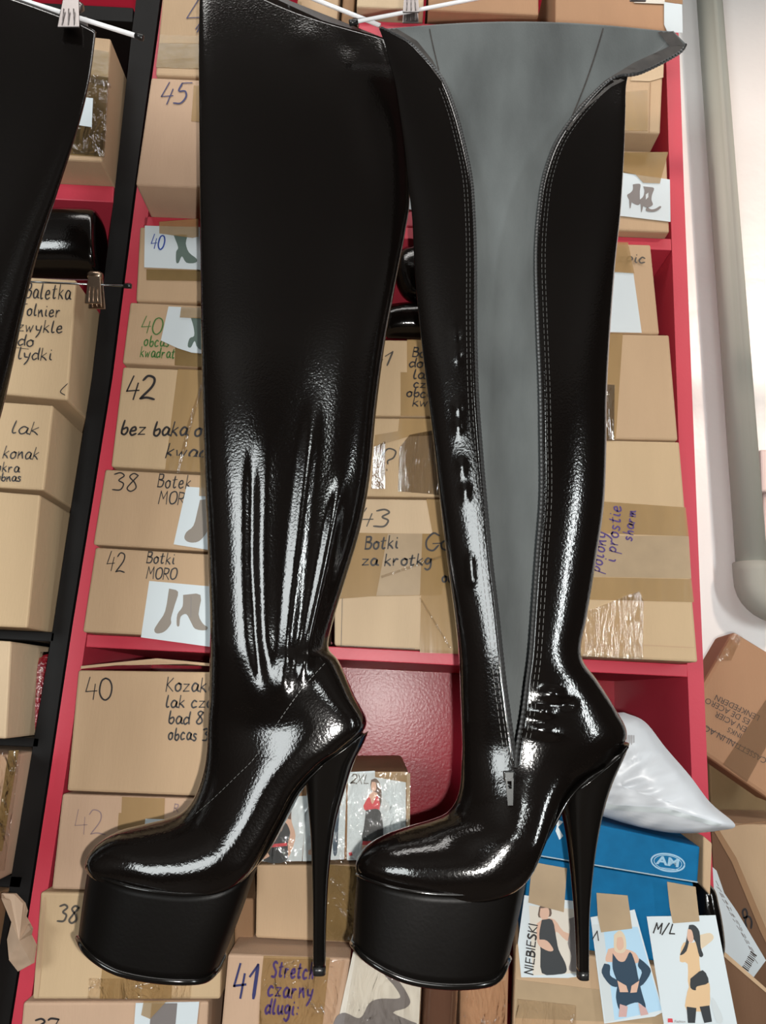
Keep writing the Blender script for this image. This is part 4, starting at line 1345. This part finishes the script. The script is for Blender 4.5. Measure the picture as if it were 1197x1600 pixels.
v, f = hexa(fr, [p + d for p in fr], .002)
lid = obj('lid', v, f, M['blue'], bb, label='blue lid with a pale oval mark')
lines(lid, BP2, [[(827, 1334), (958, 1356)], [(958, 1356), (1089, 1378)]], M['bluedark'], 3.0, name='lid_edge')
ov = [(1043.5 + 26 * math.cos(t) , 1347.5 + 13.5 * math.sin(t) + 3.4 * math.cos(t)) for t in [2 * math.pi * i / 40 for i in range(41)]]
a = Acc()
for q, wd in ((1.0, 2.2), (0.83, 1.0)):
    pts = [BP2.at(1043.5 + (x - 1043.5) * q, 1347.5 + (y - 1347.5) * q, .0008) for x, y in ov]
    a.ribbon(pts, BP2.n, wd * .9 / FPX)
a.obj('oval_mark', M['bluemark'], lid)
printed(lid, BP2, 'AM', 1025.5, 1349, 12.5, 9, M['bluemark'], .0009, 'printed_mark', 1.38, .035)
lines(lid, BP2, [[(1030, 1355), (1060, 1359)]], M['bluemark'], 1.6, .0009, name='printed_mark')
patch(lid, BP2, [(866, 1278), (880, 1284), (872, 1292), (880, 1306), (874, 1312), (868, 1298), (870, 1290)], M['paper'], .0006, 'torn_patch')


def taped(quad, mtape, pic, label, back='paper', lift=.008):
    s_ = patch(bb, BP, quad, M[back], lift, 'photo_sheet', .0005, label)
    patch(bb, BP, mtape, M['masking'], lift + .0012, 'tape_strip', .0004)
    if pic: picture(s_, BP, pic, lift + .0006)
    return s_


s1 = taped([(819, 1396), (912, 1407), (915, 1520), (886, 1524), (814, 1523), (809, 1470)], [(831, 1344), (885, 1354), (880, 1422), (825, 1407)],
           [('papercream', [(826, 1412), (907, 1418), (908, 1516), (832, 1520)]),
            ('g_skin', [(838, 1440), (850, 1432), (866, 1434), (880, 1452), (901, 1458), (901, 1464), (884, 1466), (868, 1452), (866, 1476), (860, 1480), (842, 1474), (838, 1460)]),
            ('g_hair', [(842, 1414), (850, 1408), (859, 1414), (860, 1428), (841, 1430)]), ('g_skin', [(844, 1416), (856, 1416), (857, 1428), (850, 1434), (843, 1428)]),
            ('g_black', [(846, 1434), (862, 1434), (868, 1460), (872, 1480), (882, 1500), (884, 1514), (872, 1518), (846, 1516), (844, 1480), (842, 1456)]), ('g_skin', [(840, 1464), (854, 1466), (864, 1480), (856, 1482), (842, 1474)]),
            ('g_grey', [(888, 1432), (899, 1430), (902, 1446), (906, 1470), (900, 1490), (904, 1512), (888, 1511), (892, 1490), (886, 1470), (890, 1448)])],
           'photo of a model in a black dress')
ink(s1, BP, [('NIEBIESKI', 832, 1518, 13, dict(ang=-85, W=78))], M['ink'], 2.8, .0100)
s2 = taped([(921, 1429), (980, 1419), (989, 1417), (1033, 1575), (1020, 1582), (942, 1593)], [(930, 1391), (978, 1395), (985, 1446), (937, 1452), (932, 1428)],
           [('paperblue', [(924, 1440), (994, 1444), (1031, 1572), (944, 1591)]), ('g_light', [(924, 1440), (940, 1440), (958, 1588), (944, 1591)]),
            ('g_skin', [(948, 1478), (958, 1476), (976, 1478), (990, 1484), (996, 1496), (988, 1500), (958, 1498), (944, 1496)]), ('g_blond', [(957, 1456), (966, 1449), (974, 1458), (976, 1476), (970, 1484), (958, 1480)]),
            ('g_skin', [(962, 1460), (970, 1460), (972, 1474), (966, 1480), (961, 1474)]), ('g_navy', [(955, 1484), (964, 1496), (974, 1496), (982, 1482), (990, 1500), (994, 1520), (1000, 1545), (1006, 1568), (994, 1560), (978, 1564), (966, 1572), (960, 1552), (962, 1530), (955, 1508)]),
            ('g_navy', [(942, 1500), (951, 1503), (951, 1518), (962, 1526), (962, 1536), (950, 1532), (938, 1514)]), ('g_navy', [(996, 1492), (1006, 1500), (1014, 1512), (1002, 1532), (992, 1534), (1000, 1514), (994, 1504)]),
            ('g_skin', [(962, 1526), (976, 1534), (979, 1544), (966, 1544)]), ('g_skin', [(996, 1526), (984, 1534), (982, 1545), (992, 1544)]), ('g_rose', [(966, 1562), (978, 1566), (976, 1582), (964, 1582)]), ('g_rose', [(994, 1560), (1006, 1568), (1010, 1578), (998, 1580)])],
           'photo of a model in a dark blue dress and long gloves', lift=.0105)
lines(s2, BP, [[(924, 1462), (931, 1450)], [(931, 1450), (933, 1464)]], M['ink'], 2.6, .0125)
s3 = taped([(1007, 1427), (1113, 1425), (1147, 1598), (1034, 1597)], [(1038, 1373), (1082, 1381), (1088, 1434), (1047, 1437), (1042, 1412)],
           [('g_tan', [(1060, 1474), (1066, 1466), (1076, 1478), (1084, 1460), (1100, 1456), (1108, 1462), (1094, 1474), (1088, 1486), (1090, 1512), (1096, 1530), (1072, 1536), (1070, 1500), (1058, 1496)]),
            ('g_tan', [(1068, 1468), (1085, 1466), (1088, 1500), (1071, 1502)]), ('g_blond', [(1086, 1456), (1104, 1452), (1110, 1460), (1100, 1470), (1088, 1476)]),
            ('g_black', [(1072, 1440), (1080, 1440), (1088, 1450), (1090, 1474), (1094, 1486), (1088, 1488), (1082, 1466), (1074, 1460), (1068, 1480), (1058, 1486), (1066, 1470), (1070, 1450)]),
            ('g_skin', [(1070, 1446), (1076, 1448), (1079, 1462), (1074, 1467), (1069, 1460)]), ('g_tan', [(1072, 1534), (1100, 1526), (1104, 1545), (1100, 1570), (1068, 1570), (1068, 1548)]),
            ('g_black', [(1074, 1522), (1093, 1509), (1102, 1528), (1084, 1534), (1082, 1540), (1074, 1536)]), ('g_black', [(1068, 1565), (1083, 1567), (1081, 1590), (1070, 1590)]), ('g_black', [(1088, 1565), (1103, 1563), (1107, 1588), (1095, 1590)]),
            ('g_light', [(1106, 1550), (1112, 1556), (1124, 1584), (1116, 1590), (1108, 1570)]), ('g_red', [(1039, 1583), (1046, 1583), (1047, 1589), (1039, 1589)])],
           'photo of a model in black shorts and thigh boots', lift=.0128)
ink(s3, BP, [('M/L', 1017, 1451, 15, dict(ang=5, W=33, slant=.15))], M['ink'], 3.2, .0150)
printed(s3, BP, 'Fashion', 1049, 1589, 4, 1, M['g_grey'], .0150)

# white mailer bag lying on the blue box
prof = [(975, 1113), (1008, 1128), (1040, 1168), (1078, 1212), (1110, 1254), (1149, 1289), (1122, 1298), (1080, 1302), (1036, 1300), (985, 1289), (930, 1272), (868, 1258), (846, 1240), (862, 1190), (900, 1140), (940, 1116)]
out = [(p.x, p.y) for p in smooth_path([V(q) for q in prof] + [V(prof[0])], 6)][:-1]
cx_, cy_ = 985, 1225
PB = YAW((870, 1250), 1.01, (1110, 1250), 0.915)
rng = random.Random(3)
vs, fs, K = [], [], 14
for side in (1, -1):
    for k in range(K + 1):
        t = k / K
        for (x, y) in out:
            px, py = cx_ + (x - cx_) * (1 - t), cy_ + (y - cy_) * (1 - t)
            h = math.sqrt(max(0, 1 - (1 - t) ** 2.2))
            bulge = side * .040 * h
            wr = .0016 * math.sin(px * .09 + py * .05) * math.sin(py * .11 - px * .03) + .0016 * math.sin((px + py * 1.7) * .13) + .0012 * math.sin(py * .35 + px * .06)
            vs.append(PB.at(px, py, bulge + wr * h))
N_ = len(out)
for sd in range(2):
    for k in range(K):
        for j in range(N_):
            a_, b_ = sd * (K + 1) * N_ + k * N_ + j, sd * (K + 1) * N_ + k * N_ + (j + 1) % N_
            fs.append([a_, b_, b_ + N_, a_ + N_] if sd == 0 else [a_, a_ + N_, b_ + N_, b_])
bag = obj('mailer_bag', vs, fs, M['bag'], smooth=True, label='white plastic mailer bag lying on the blue box', cat='bag')
bvb = bvh_of(vs, fs)
strip(bag, bvb, [(900, 1245), (960, 1258), (1040, 1262), (1128, 1288)], [(898, 1252), (958, 1266), (1040, 1271), (1122, 1292)], M['g_light'], name='seal_band', lift=.002)
a = Acc()
for k in range(9):
    s_, nn = on_surf(bvb, [(976 + k * 1.8, 1150), (976 + k * 1.8, 1163 - (k % 3))], .002)
    if len(s_) == 2: a.ribbon(s_, nn, (.0008 if k % 2 else .0012))
if a.v: a.obj('printed_label', M['g_grey'], bag)

# black shoe tip and bent cardboard flap right of the blue box
v, f = hexa([P(1099, 1306, .93), P(1113, 1318, .925), P(1110, 1400, .925), P(1098, 1385, .93)], [P(1099, 1306, .93) + V((.01, .09, 0)), P(1113, 1318, .925) + V((.012, .08, 0)), P(1110, 1400, .925) + V((.012, .08, 0)), P(1098, 1385, .93) + V((.01, .09, 0))], .0015)
obj('cardboard_piece', v, f, M['card'], label='bent piece of cardboard stuck between the blue box and the red side panel', cat='cardboard')
v, f = loft([(1090, 1372, 1096, 1372, .008), (1085, 1384, 1112, 1386, .018), (1083, 1405, 1118, 1408, .022), (1084, 1440, 1124, 1440, .024), (1086, 1480, 1128, 1480, .022), (1090, 1520, 1120, 1520, .01)], 0.955, nring=32, sub=5)
obj('black_shoe', v, f, M['patent'], smooth=True, label='black patent shoe partly hidden behind the picture marked M/L', cat='shoe')

# two black shoes lying on the box marked 11
v, f = loft([(596, 500, 600, 508, .004), (600, 486, 604, 525, .016), (622, 480, 622, 526, .024), (660, 478, 660, 527, .026), (700, 478, 700, 527, .026), (740, 482, 740, 527, .024), (752, 492, 752, 522, .008)], 1.02, nring=40, sub=6)
obj('black_shoe', v, f, M['patent'], smooth=True, label='black patent shoe lying on the box marked 11 between the boots', cat='shoe')
v, f = loft([(628, 392, 640, 387, .006), (618, 404, 690, 394, .022), (617, 430, 700, 425, .028), (630, 460, 705, 458, .026), (652, 473, 700, 473, .014)], 1.01, nring=40, sub=6)
obj('black_shoe', v, f, M['patent'], smooth=True, label='black rounded shoe standing behind the shoe on the box marked 11', cat='shoe')

# ------------------------------------------------------------------ left unit contents
GL = 'cartons in the black-sided unit'
o, pl = carton('brown box bound in olive tape on the red shelf, upper left', [(20, 44), (173, 60), (163, 249), (-20, 236)], 0.945, .22, M['card'], GL, on='R', unit='black')
tape(o, pl, [(60, 62), (171, 82), (163, 246), (40, 238)], 'tape_dark')
patch(o, pl, [(90, 110), (171, 122), (164, 246), (60, 236)], M['wrap'], .0012, 'clear_tape')
sheet(o, pl, [(134, 154), (146, 155), (144, 200), (124, 197)], name='paper_label', lift=.0016)
patch(o, pl, [(142, 122), (174, 133), (174, 140), (141, 130)], M['clear'], .002, 'clear_tape')
a_, pl = carton('box with long handwriting under the bronze clip on the left', [(-110, 424), (119, 437), (105, 625), (-130, 603)], 0.95, .27, M['card_yellow'], GL, unit='black')
ink(a_, pl, [('Baletka', 40, 467, 24, dict(W=70, ang=2)), ('Tolnier', 31, 494, 19, dict(W=64, ang=2)), ('zwykle', 28, 519, 19, dict(W=70, ang=2)), ('do', 28, 541, 18, dict(W=25)), ('lydki', 28, 562, 19, dict(W=54, ang=2))], M['ink'], 2.3)
lines(a_, pl, [[(27, 544), (45, 546)], [(106, 600), (95, 612), (102, 618)]], M['ink'], 1.6)
a_, pl = carton('box with slanting black writing, second down under the clip on the left', [(-150, 617), (83, 633), (68, 766), (-160, 752)], 0.95, .27, M['card_yellow'], GL, unit='black')
ink(a_, pl, [('lak', 17, 678, 20, dict(W=44, slant=.2)), ('konak', 4, 716, 19, dict(W=56, slant=.2)), ('okra', -6, 737, 15, dict(W=36)), ('obnas', -6, 751, 13, dict(W=40))], M['ink'], 2.2)
a_, pl = carton('tall plain box without writing, third in the left stack', [(-150, 756), (63, 773), (43, 977), (-170, 968)], 0.95, .27, M['card_yellow'], GL, on='K', unit='black')
a_, pl = carton('narrow plain box on the black shelf, beside red glitter film', [(-180, 990), (17, 1002), (12, 1138), (-190, 1136)], 0.95, .27, M['card_pale'], GL, on='L', unit='black')
v, f = loft([(52, 1022, 78, 1022, .004), (48, 1045, 78, 1045, .012), (42, 1090, 74, 1090, .014), (36, 1126, 68, 1126, .014), (36, 1142, 66, 1142, .012)], 1.04, nring=32, sub=5)
rg = obj('glitter_bag', v, f, M['redfoil'], smooth=True, label='red glittering film bag squeezed beside the narrow plain box', cat='bag')
v, f = loft([(51, 1019, 80, 1019, .005), (47, 1046, 79, 1046, .0135), (41, 1090, 75, 1090, .0155)], 1.04, nring=32, sub=4)
obj('clear_film', v, f, M['wrap'], rg, smooth=True)
a_, pl = carton('creased box with a brown tape stripe, low on the left', [(-200, 1172), (38, 1180), (10, 1368), (-220, 1370)], 0.95, .27, M['card_pink'], GL, on='M', unit='black')
tape(a_, pl, [(14, 1173), (30, 1172), (4, 1330), (-10, 1330)], 'tape_dark')
patch(a_, pl, [(-60, 1180), (34, 1172), (8, 1360), (-60, 1362)], M['wrap'], .001, 'clear_tape')
a_, pl = carton('brown carton with a crumpled kraft paper flap, bottom left', [(-200, 1425), (22, 1408), (-12, 1690), (-230, 1690)], 0.95, .25, M['card_brown'], GL, on='N', unit='black')
bm = bmesh.new()
pts = [(2, 1396), (22, 1397), (36, 1412), (40, 1424), (37, 1432), (44, 1444), (48, 1452), (46, 1462), (54, 1478), (50, 1506), (28, 1518), (14, 1500), (11, 1468), (20, 1432), (27, 1420), (18, 1408), (2, 1404)]
rngp = random.Random(5)
fr = [P(x, y, .935 + rngp.uniform(-.008, .008)) for x, y in pts]
n = len(fr)
a = Acc()
cen = P(30, 1470, .922)
bk = [p + V((.001, .004, 0)) for p in fr]
cb = cen + V((0, .004, 0))
a.add(fr + bk + [cen, cb], [[i, (i + 1) % n, 2 * n] for i in range(n)] + [[n + (i + 1) % n, n + i, 2 * n + 1] for i in range(n)] + [[i, n + i, n + (i + 1) % n, (i + 1) % n] for i in range(n)])
a.obj('paper_flap', M['kraftpaper'], a_)
bm.free()
# folded patent boot shaft lying on the Baletka box
v, f = loft([(0, 336, -4, 428, .034), (60, 335, 56, 429, .038), (120, 336, 116, 430, .040), (152, 337, 150, 430, .038), (158, 344, 157, 424, .032), (159, 352, 158, 416, .024)], 1.0, nring=64, sub=7, n=2.6)
obj('boot_shaft', v, f, PAT, smooth=True, label='black patent boot shaft folded on top of the handwritten box at left', cat='boot')

# ------------------------------------------------------------------ hangers, rail
rail_z = P(600, -170, Y3).z
a = Acc()
a.tube([V((RX0 + .005, Y3, rail_z)), V((RX1 - .005, Y3, rail_z))], .0125, k=16)
a.obj('hanging_rail', M['chrome'], smooth=True, label='chrome hanging rail carrying the boot hangers', cat='rail')


def hanger(p0, p1, Y, label, wire, tips=True, clips=(), r=.0022, hook=None, gap=0.007):
    A, B = P(*p0, Y), P(*p1, Y)
    mid = (A + B) / 2
    root = empty('clip_hanger', (mid.x, Y, min(A.z, B.z)), label, 'hanger', 'clip hangers holding the boots')
    a = Acc()
    a.tube([A, B], r, k=10)
    a.obj('crossbar', wire, root, smooth=True)
    if tips:
        for q, o_ in ((A, B), (B, A)):
            d = (o_ - q).normalized()
            a = Acc()
            a.tube([q - d * .004, q - d * .0035, q + d * .006], [.0026, .0036, .0034], k=12)
            a.obj('rubber_tip', M['blackplastic'], root, smooth=True)
    if hook:
        a = Acc()
        sd = 1 if Y >= Y3 else -1
        pts = [mid, V((mid.x, Y, rail_z - .05)), V((mid.x, Y3 + sd * .0150, rail_z - .022))]
        for i in range(13):
            t = math.pi * (-.08 + 1.25 * i / 12)
            pts.append(V((mid.x, Y3 + sd * .0150 * math.cos(t), rail_z + .0150 * math.sin(t))))
        a.tube(pts, .0016, k=8)
        a.obj('hook', M['chrome'], root, smooth=True)
    for (cx, cy, mt_, wpx, hpx) in clips:
        c = root
        for sgn, nm in ((-1, 'clip_jaw'), (1, 'clip_jaw')):
            fr = [P(cx - wpx * .36, cy - hpx * .5, Y) + V((0, sgn * gap * .66, 0)), P(cx + wpx * .36, cy - hpx * .5, Y) + V((0, sgn * gap * .66, 0)), P(cx + wpx * .5, cy + hpx * .5, Y) + V((0, sgn * gap - .001, 0)), P(cx - wpx * .5, cy + hpx * .5, Y) + V((0, sgn * gap - .001, 0))]
            v, f = hexa(fr, [p + V((0, .0022, 0)) for p in fr], .0009)
            j = obj(nm, v, f, M[mt_], root)
            a = Acc()
            for k in (-1, 0, 1):
                p, q = P(cx + k * wpx * .22, cy - hpx * .05, Y) + V((0, sgn * gap * .88 - .0014, 0)), P(cx + k * wpx * .27, cy + hpx * .44, Y) + V((0, sgn * gap * .96 - .0014, 0))
                a.tube([p, q], .0007, k=6)
            a.obj('rib', M[mt_], j, smooth=True)
        a = Acc()
        c0 = P(cx, cy - hpx * .5, Y)
        a.tube([c0 + V((-.010, 0, 0)), c0 + V((-.006, 0, 0)), c0 + V((.006, 0, 0)), c0 + V((.010, 0, 0))], [.004, .0062, .0062, .004], k=16)
        a.obj('clip_spring', M[mt_], root, smooth=True)
    return root


hanger((-120, -48), (219, 58), Y3, 'white clip hanger with a chrome clip at top left', M['rodwhite'], True, [(117, 38, 'chrome', 34, 54), (-60, -20, 'chrome', 34, 54)], hook=True, r=.0028, gap=.019)
hanger((320, -70), (594, 40), Y1 + .006, 'white wire hanger behind the closed boot, sloping down to the right', M['rodwhite'], False, [], hook=True, r=.0027)
hanger((551, 35), (1120, -74), Y2 + .002, 'grey clip hanger with black rubber tips above the grey lining', M['rodwhite'], True, [(642, 4, 'chrome', 26, 48), (1000, -36, 'chrome', 26, 60)], hook=True)
hanger((-60, 436), (201, 447), 0.925, 'bronze clip hanger with a short rod, gripping the folded shaft at left', M['nickel'], True, [(149, 455, 'bronze', 26, 48)], r=.0014)

# ------------------------------------------------------------------ right of the unit
YW = 1.40
a = Acc()
rp = .027
pa, pb = P(1116, -80, YW - .04), P(1175, 890, YW - .04)
a.tube([V((pb.x, pb.y, RZ - .01)), V((pb.x, pb.y, pa.z)), V((pb.x, pb.y, pb.z))], rp, k=28)
pr = empty('drain_pipe', (pb.x, pb.y, pb.z - .08), 'grey plastic drain pipe with an elbow on the right-hand wall', 'pipe')
a.obj('pipe', M['pipe'], pr, smooth=True)
a = Acc()
z0 = pb.z - .02
pts = [V((pb.x, pb.y, pb.z + .012)), V((pb.x, pb.y, pb.z - .004))]
for i in range(1, 9):
    t = math.pi / 2 * i / 8
    pts.append(V((pb.x + .045 * (1 - math.cos(t)), pb.y, z0 - .045 * math.sin(t))))
pts.append(V((pb.x + .09, pb.y, z0 - .045)))
a.tube(pts, [.033] + [.033] * (len(pts) - 1), k=28)
a.obj('elbow', M['pipe'], pr, smooth=True)
a = Acc()
a.tube([V((pb.x + .088, pb.y, z0 - .045)), V((pb.x + .5, pb.y, z0 - .045))], rp, k=24)
a.obj('pipe', M['pipe'], pr, smooth=True)
pw = FY(YW - .03)
fr = [pw.at(x, y) for x, y in [(1188, 702), (1250, 702), (1252, 768), (1190, 768)]]
v, f = hexa(fr, [p + V((0, .03, 0)) for p in fr], .004)
jb = obj('junction_box', v, f, M['plate'], label='small pale box on the wall right of the drain pipe', cat='socket')
a = Acc()
a.tube([P(1194, 772, YW - .012), P(1196, 840, YW - .012), P(1203, 880, YW - .012)], .004, k=8)
a.obj('cable', M['plate'], jb, smooth=True)

GC = 'cartons against the wall at right'
PL1 = YAW((1100, 1100), 1.15, (1290, 1100), 1.12)
o, pl = carton('reddish brown carton leaning at a slant against the wall, printed upside down', [(1146, 986), (1310, 1086), (1220, 1262), (1052, 1146)], PL1, .10, M['card_orange'], GC, .006, unit='')
tape(o, pl, [(1129, 1194), (1166, 1222), (1233, 1100), (1205, 1080)], 'tape_brown', .0022)
patch(o, pl, [(1146, 988), (1160, 994), (1142, 1032), (1116, 1032)], M['wrap'], .001, 'clear_tape')
for t_, x, y, sz, an in [('CASSETTI', 1199, 1190, 9, 209), ('NI IN ACCIAIO', 1150, 1163, 9.5, 209), ('EN ACIER', 1168, 1141, 9, 208), ('ES DE ACERO', 1173, 1129, 9, 207), ('LENKFEDERN', 1188, 1123, 9, 206), ('INKS', 1160, 1151, 8, 207)]:
    printed(o, pl, t_, x, y - 4, sz, an, M['print'], .0016)
lines(o, pl, [[(1104, 1136), (1186, 1181)]], M['print'], 1.6, .0016, name='printed_line')
o, pl = carton('added dark carton filling the shade behind the leaning carton, against the wall', [(1108, 1178), (1360, 1200), (1360, 1800), (1108, 1800)], 1.27, .12, M['card_shade'], GC, to_floor=0.001, unit='')  # added carton, its dark colour stands for shade under the leaning one
o, pl = carton('olive brown carton under the leaning carton', [(1110, 1286), (1360, 1292), (1360, 1800), (1110, 1800)], 1.10, .14, M['card'], GC, to_floor=0.001, unit='')
lines(o, pl, [[(1140, 1290), (1197, 1284), (1260, 1284)]], M['card_brown'], 1.5, name='crease')
K = empty('open_carton', tuple(P(1200, 1400, 1.0).xy) + (0.001,), 'open brown carton with a long white address label, bottom right', 'box', GC)


def slab(parent, name, pts, Y, th, mt, Yb=None):
    fr = [P(x, y, Y) for x, y in pts]
    if Yb is not None:
        fr = [P(x, y, yy) for (x, y), yy in zip(pts, Yb)]
    fr[-1].z = fr[-2].z = 0.002
    bk = [p + V((0, th, 0)) for p in fr]
    n = len(fr)
    return obj(name, fr + bk, [list(range(n))[::-1], [n + i for i in range(n)]] + [[i, (i + 1) % n, n + (i + 1) % n, n + i] for i in range(n)], mt, parent)


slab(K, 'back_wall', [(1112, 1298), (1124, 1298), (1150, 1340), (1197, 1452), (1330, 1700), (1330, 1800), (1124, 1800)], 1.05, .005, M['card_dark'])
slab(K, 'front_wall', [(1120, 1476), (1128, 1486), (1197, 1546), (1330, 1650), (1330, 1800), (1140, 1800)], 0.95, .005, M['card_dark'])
pk = FY(1.05)
lb = patch(K, pk, [(1110, 1352), (1119, 1360), (1131, 1395), (1151, 1424), (1196, 1500), (1177, 1526), (1126, 1488), (1112, 1450), (1108, 1400)], M['paper'], .001, 'address_label')
a = Acc()
rl = random.Random(2)
for i in range(11):
    x, y = 1117 + i * 5.6, 1384 + i * 10.4
    for k in range(3):
        w0 = rl.uniform(3, 9)
        st = [(x + k * 3 + rl.uniform(-1, 1), y + k * 9 - 8), (x + k * 3 + w0 * .55, y + k * 9 - 8 + w0 * .9)]
        a.ribbon([pk.at(u, v_, .0016) for u, v_ in st], pk.n, .0012)
a.obj('printed_text', M['g_grey'], lb)
a = Acc()
for i in range(10):
    p, q = (1178 + i * 1.4 - 10, 1514 - i * 2.6 + 2), (1170 + i * 1.4 - 10, 1508 - i * 2.6 + 2)
    a.ribbon([pk.at(*p, .0016), pk.at(*q, .0016)], pk.n, (.0016 if i % 3 else .0028))
a.obj('bar_code', M['print'], lb)
lines(K, pk, [[(1162, 1434), (1160, 1424), (1164, 1420), (1167, 1428), (1164, 1438), (1166, 1448)], [(1162, 1434), (1170, 1432), (1174, 1440), (1173, 1450)]], M['ink'], 3.0, .001)
patch(K, pk, [(1115, 1298), (1124, 1298), (1150, 1340), (1197, 1452), (1240, 1534), (1228, 1536), (1188, 1456), (1143, 1347)], M['card_brown'], .001, 'folded_edge')
patch(K, FY(0.95), [(1124, 1481), (1130, 1485), (1197, 1544), (1300, 1624), (1300, 1632), (1197, 1551), (1126, 1490)], M['card'], .001, 'cut_edge')
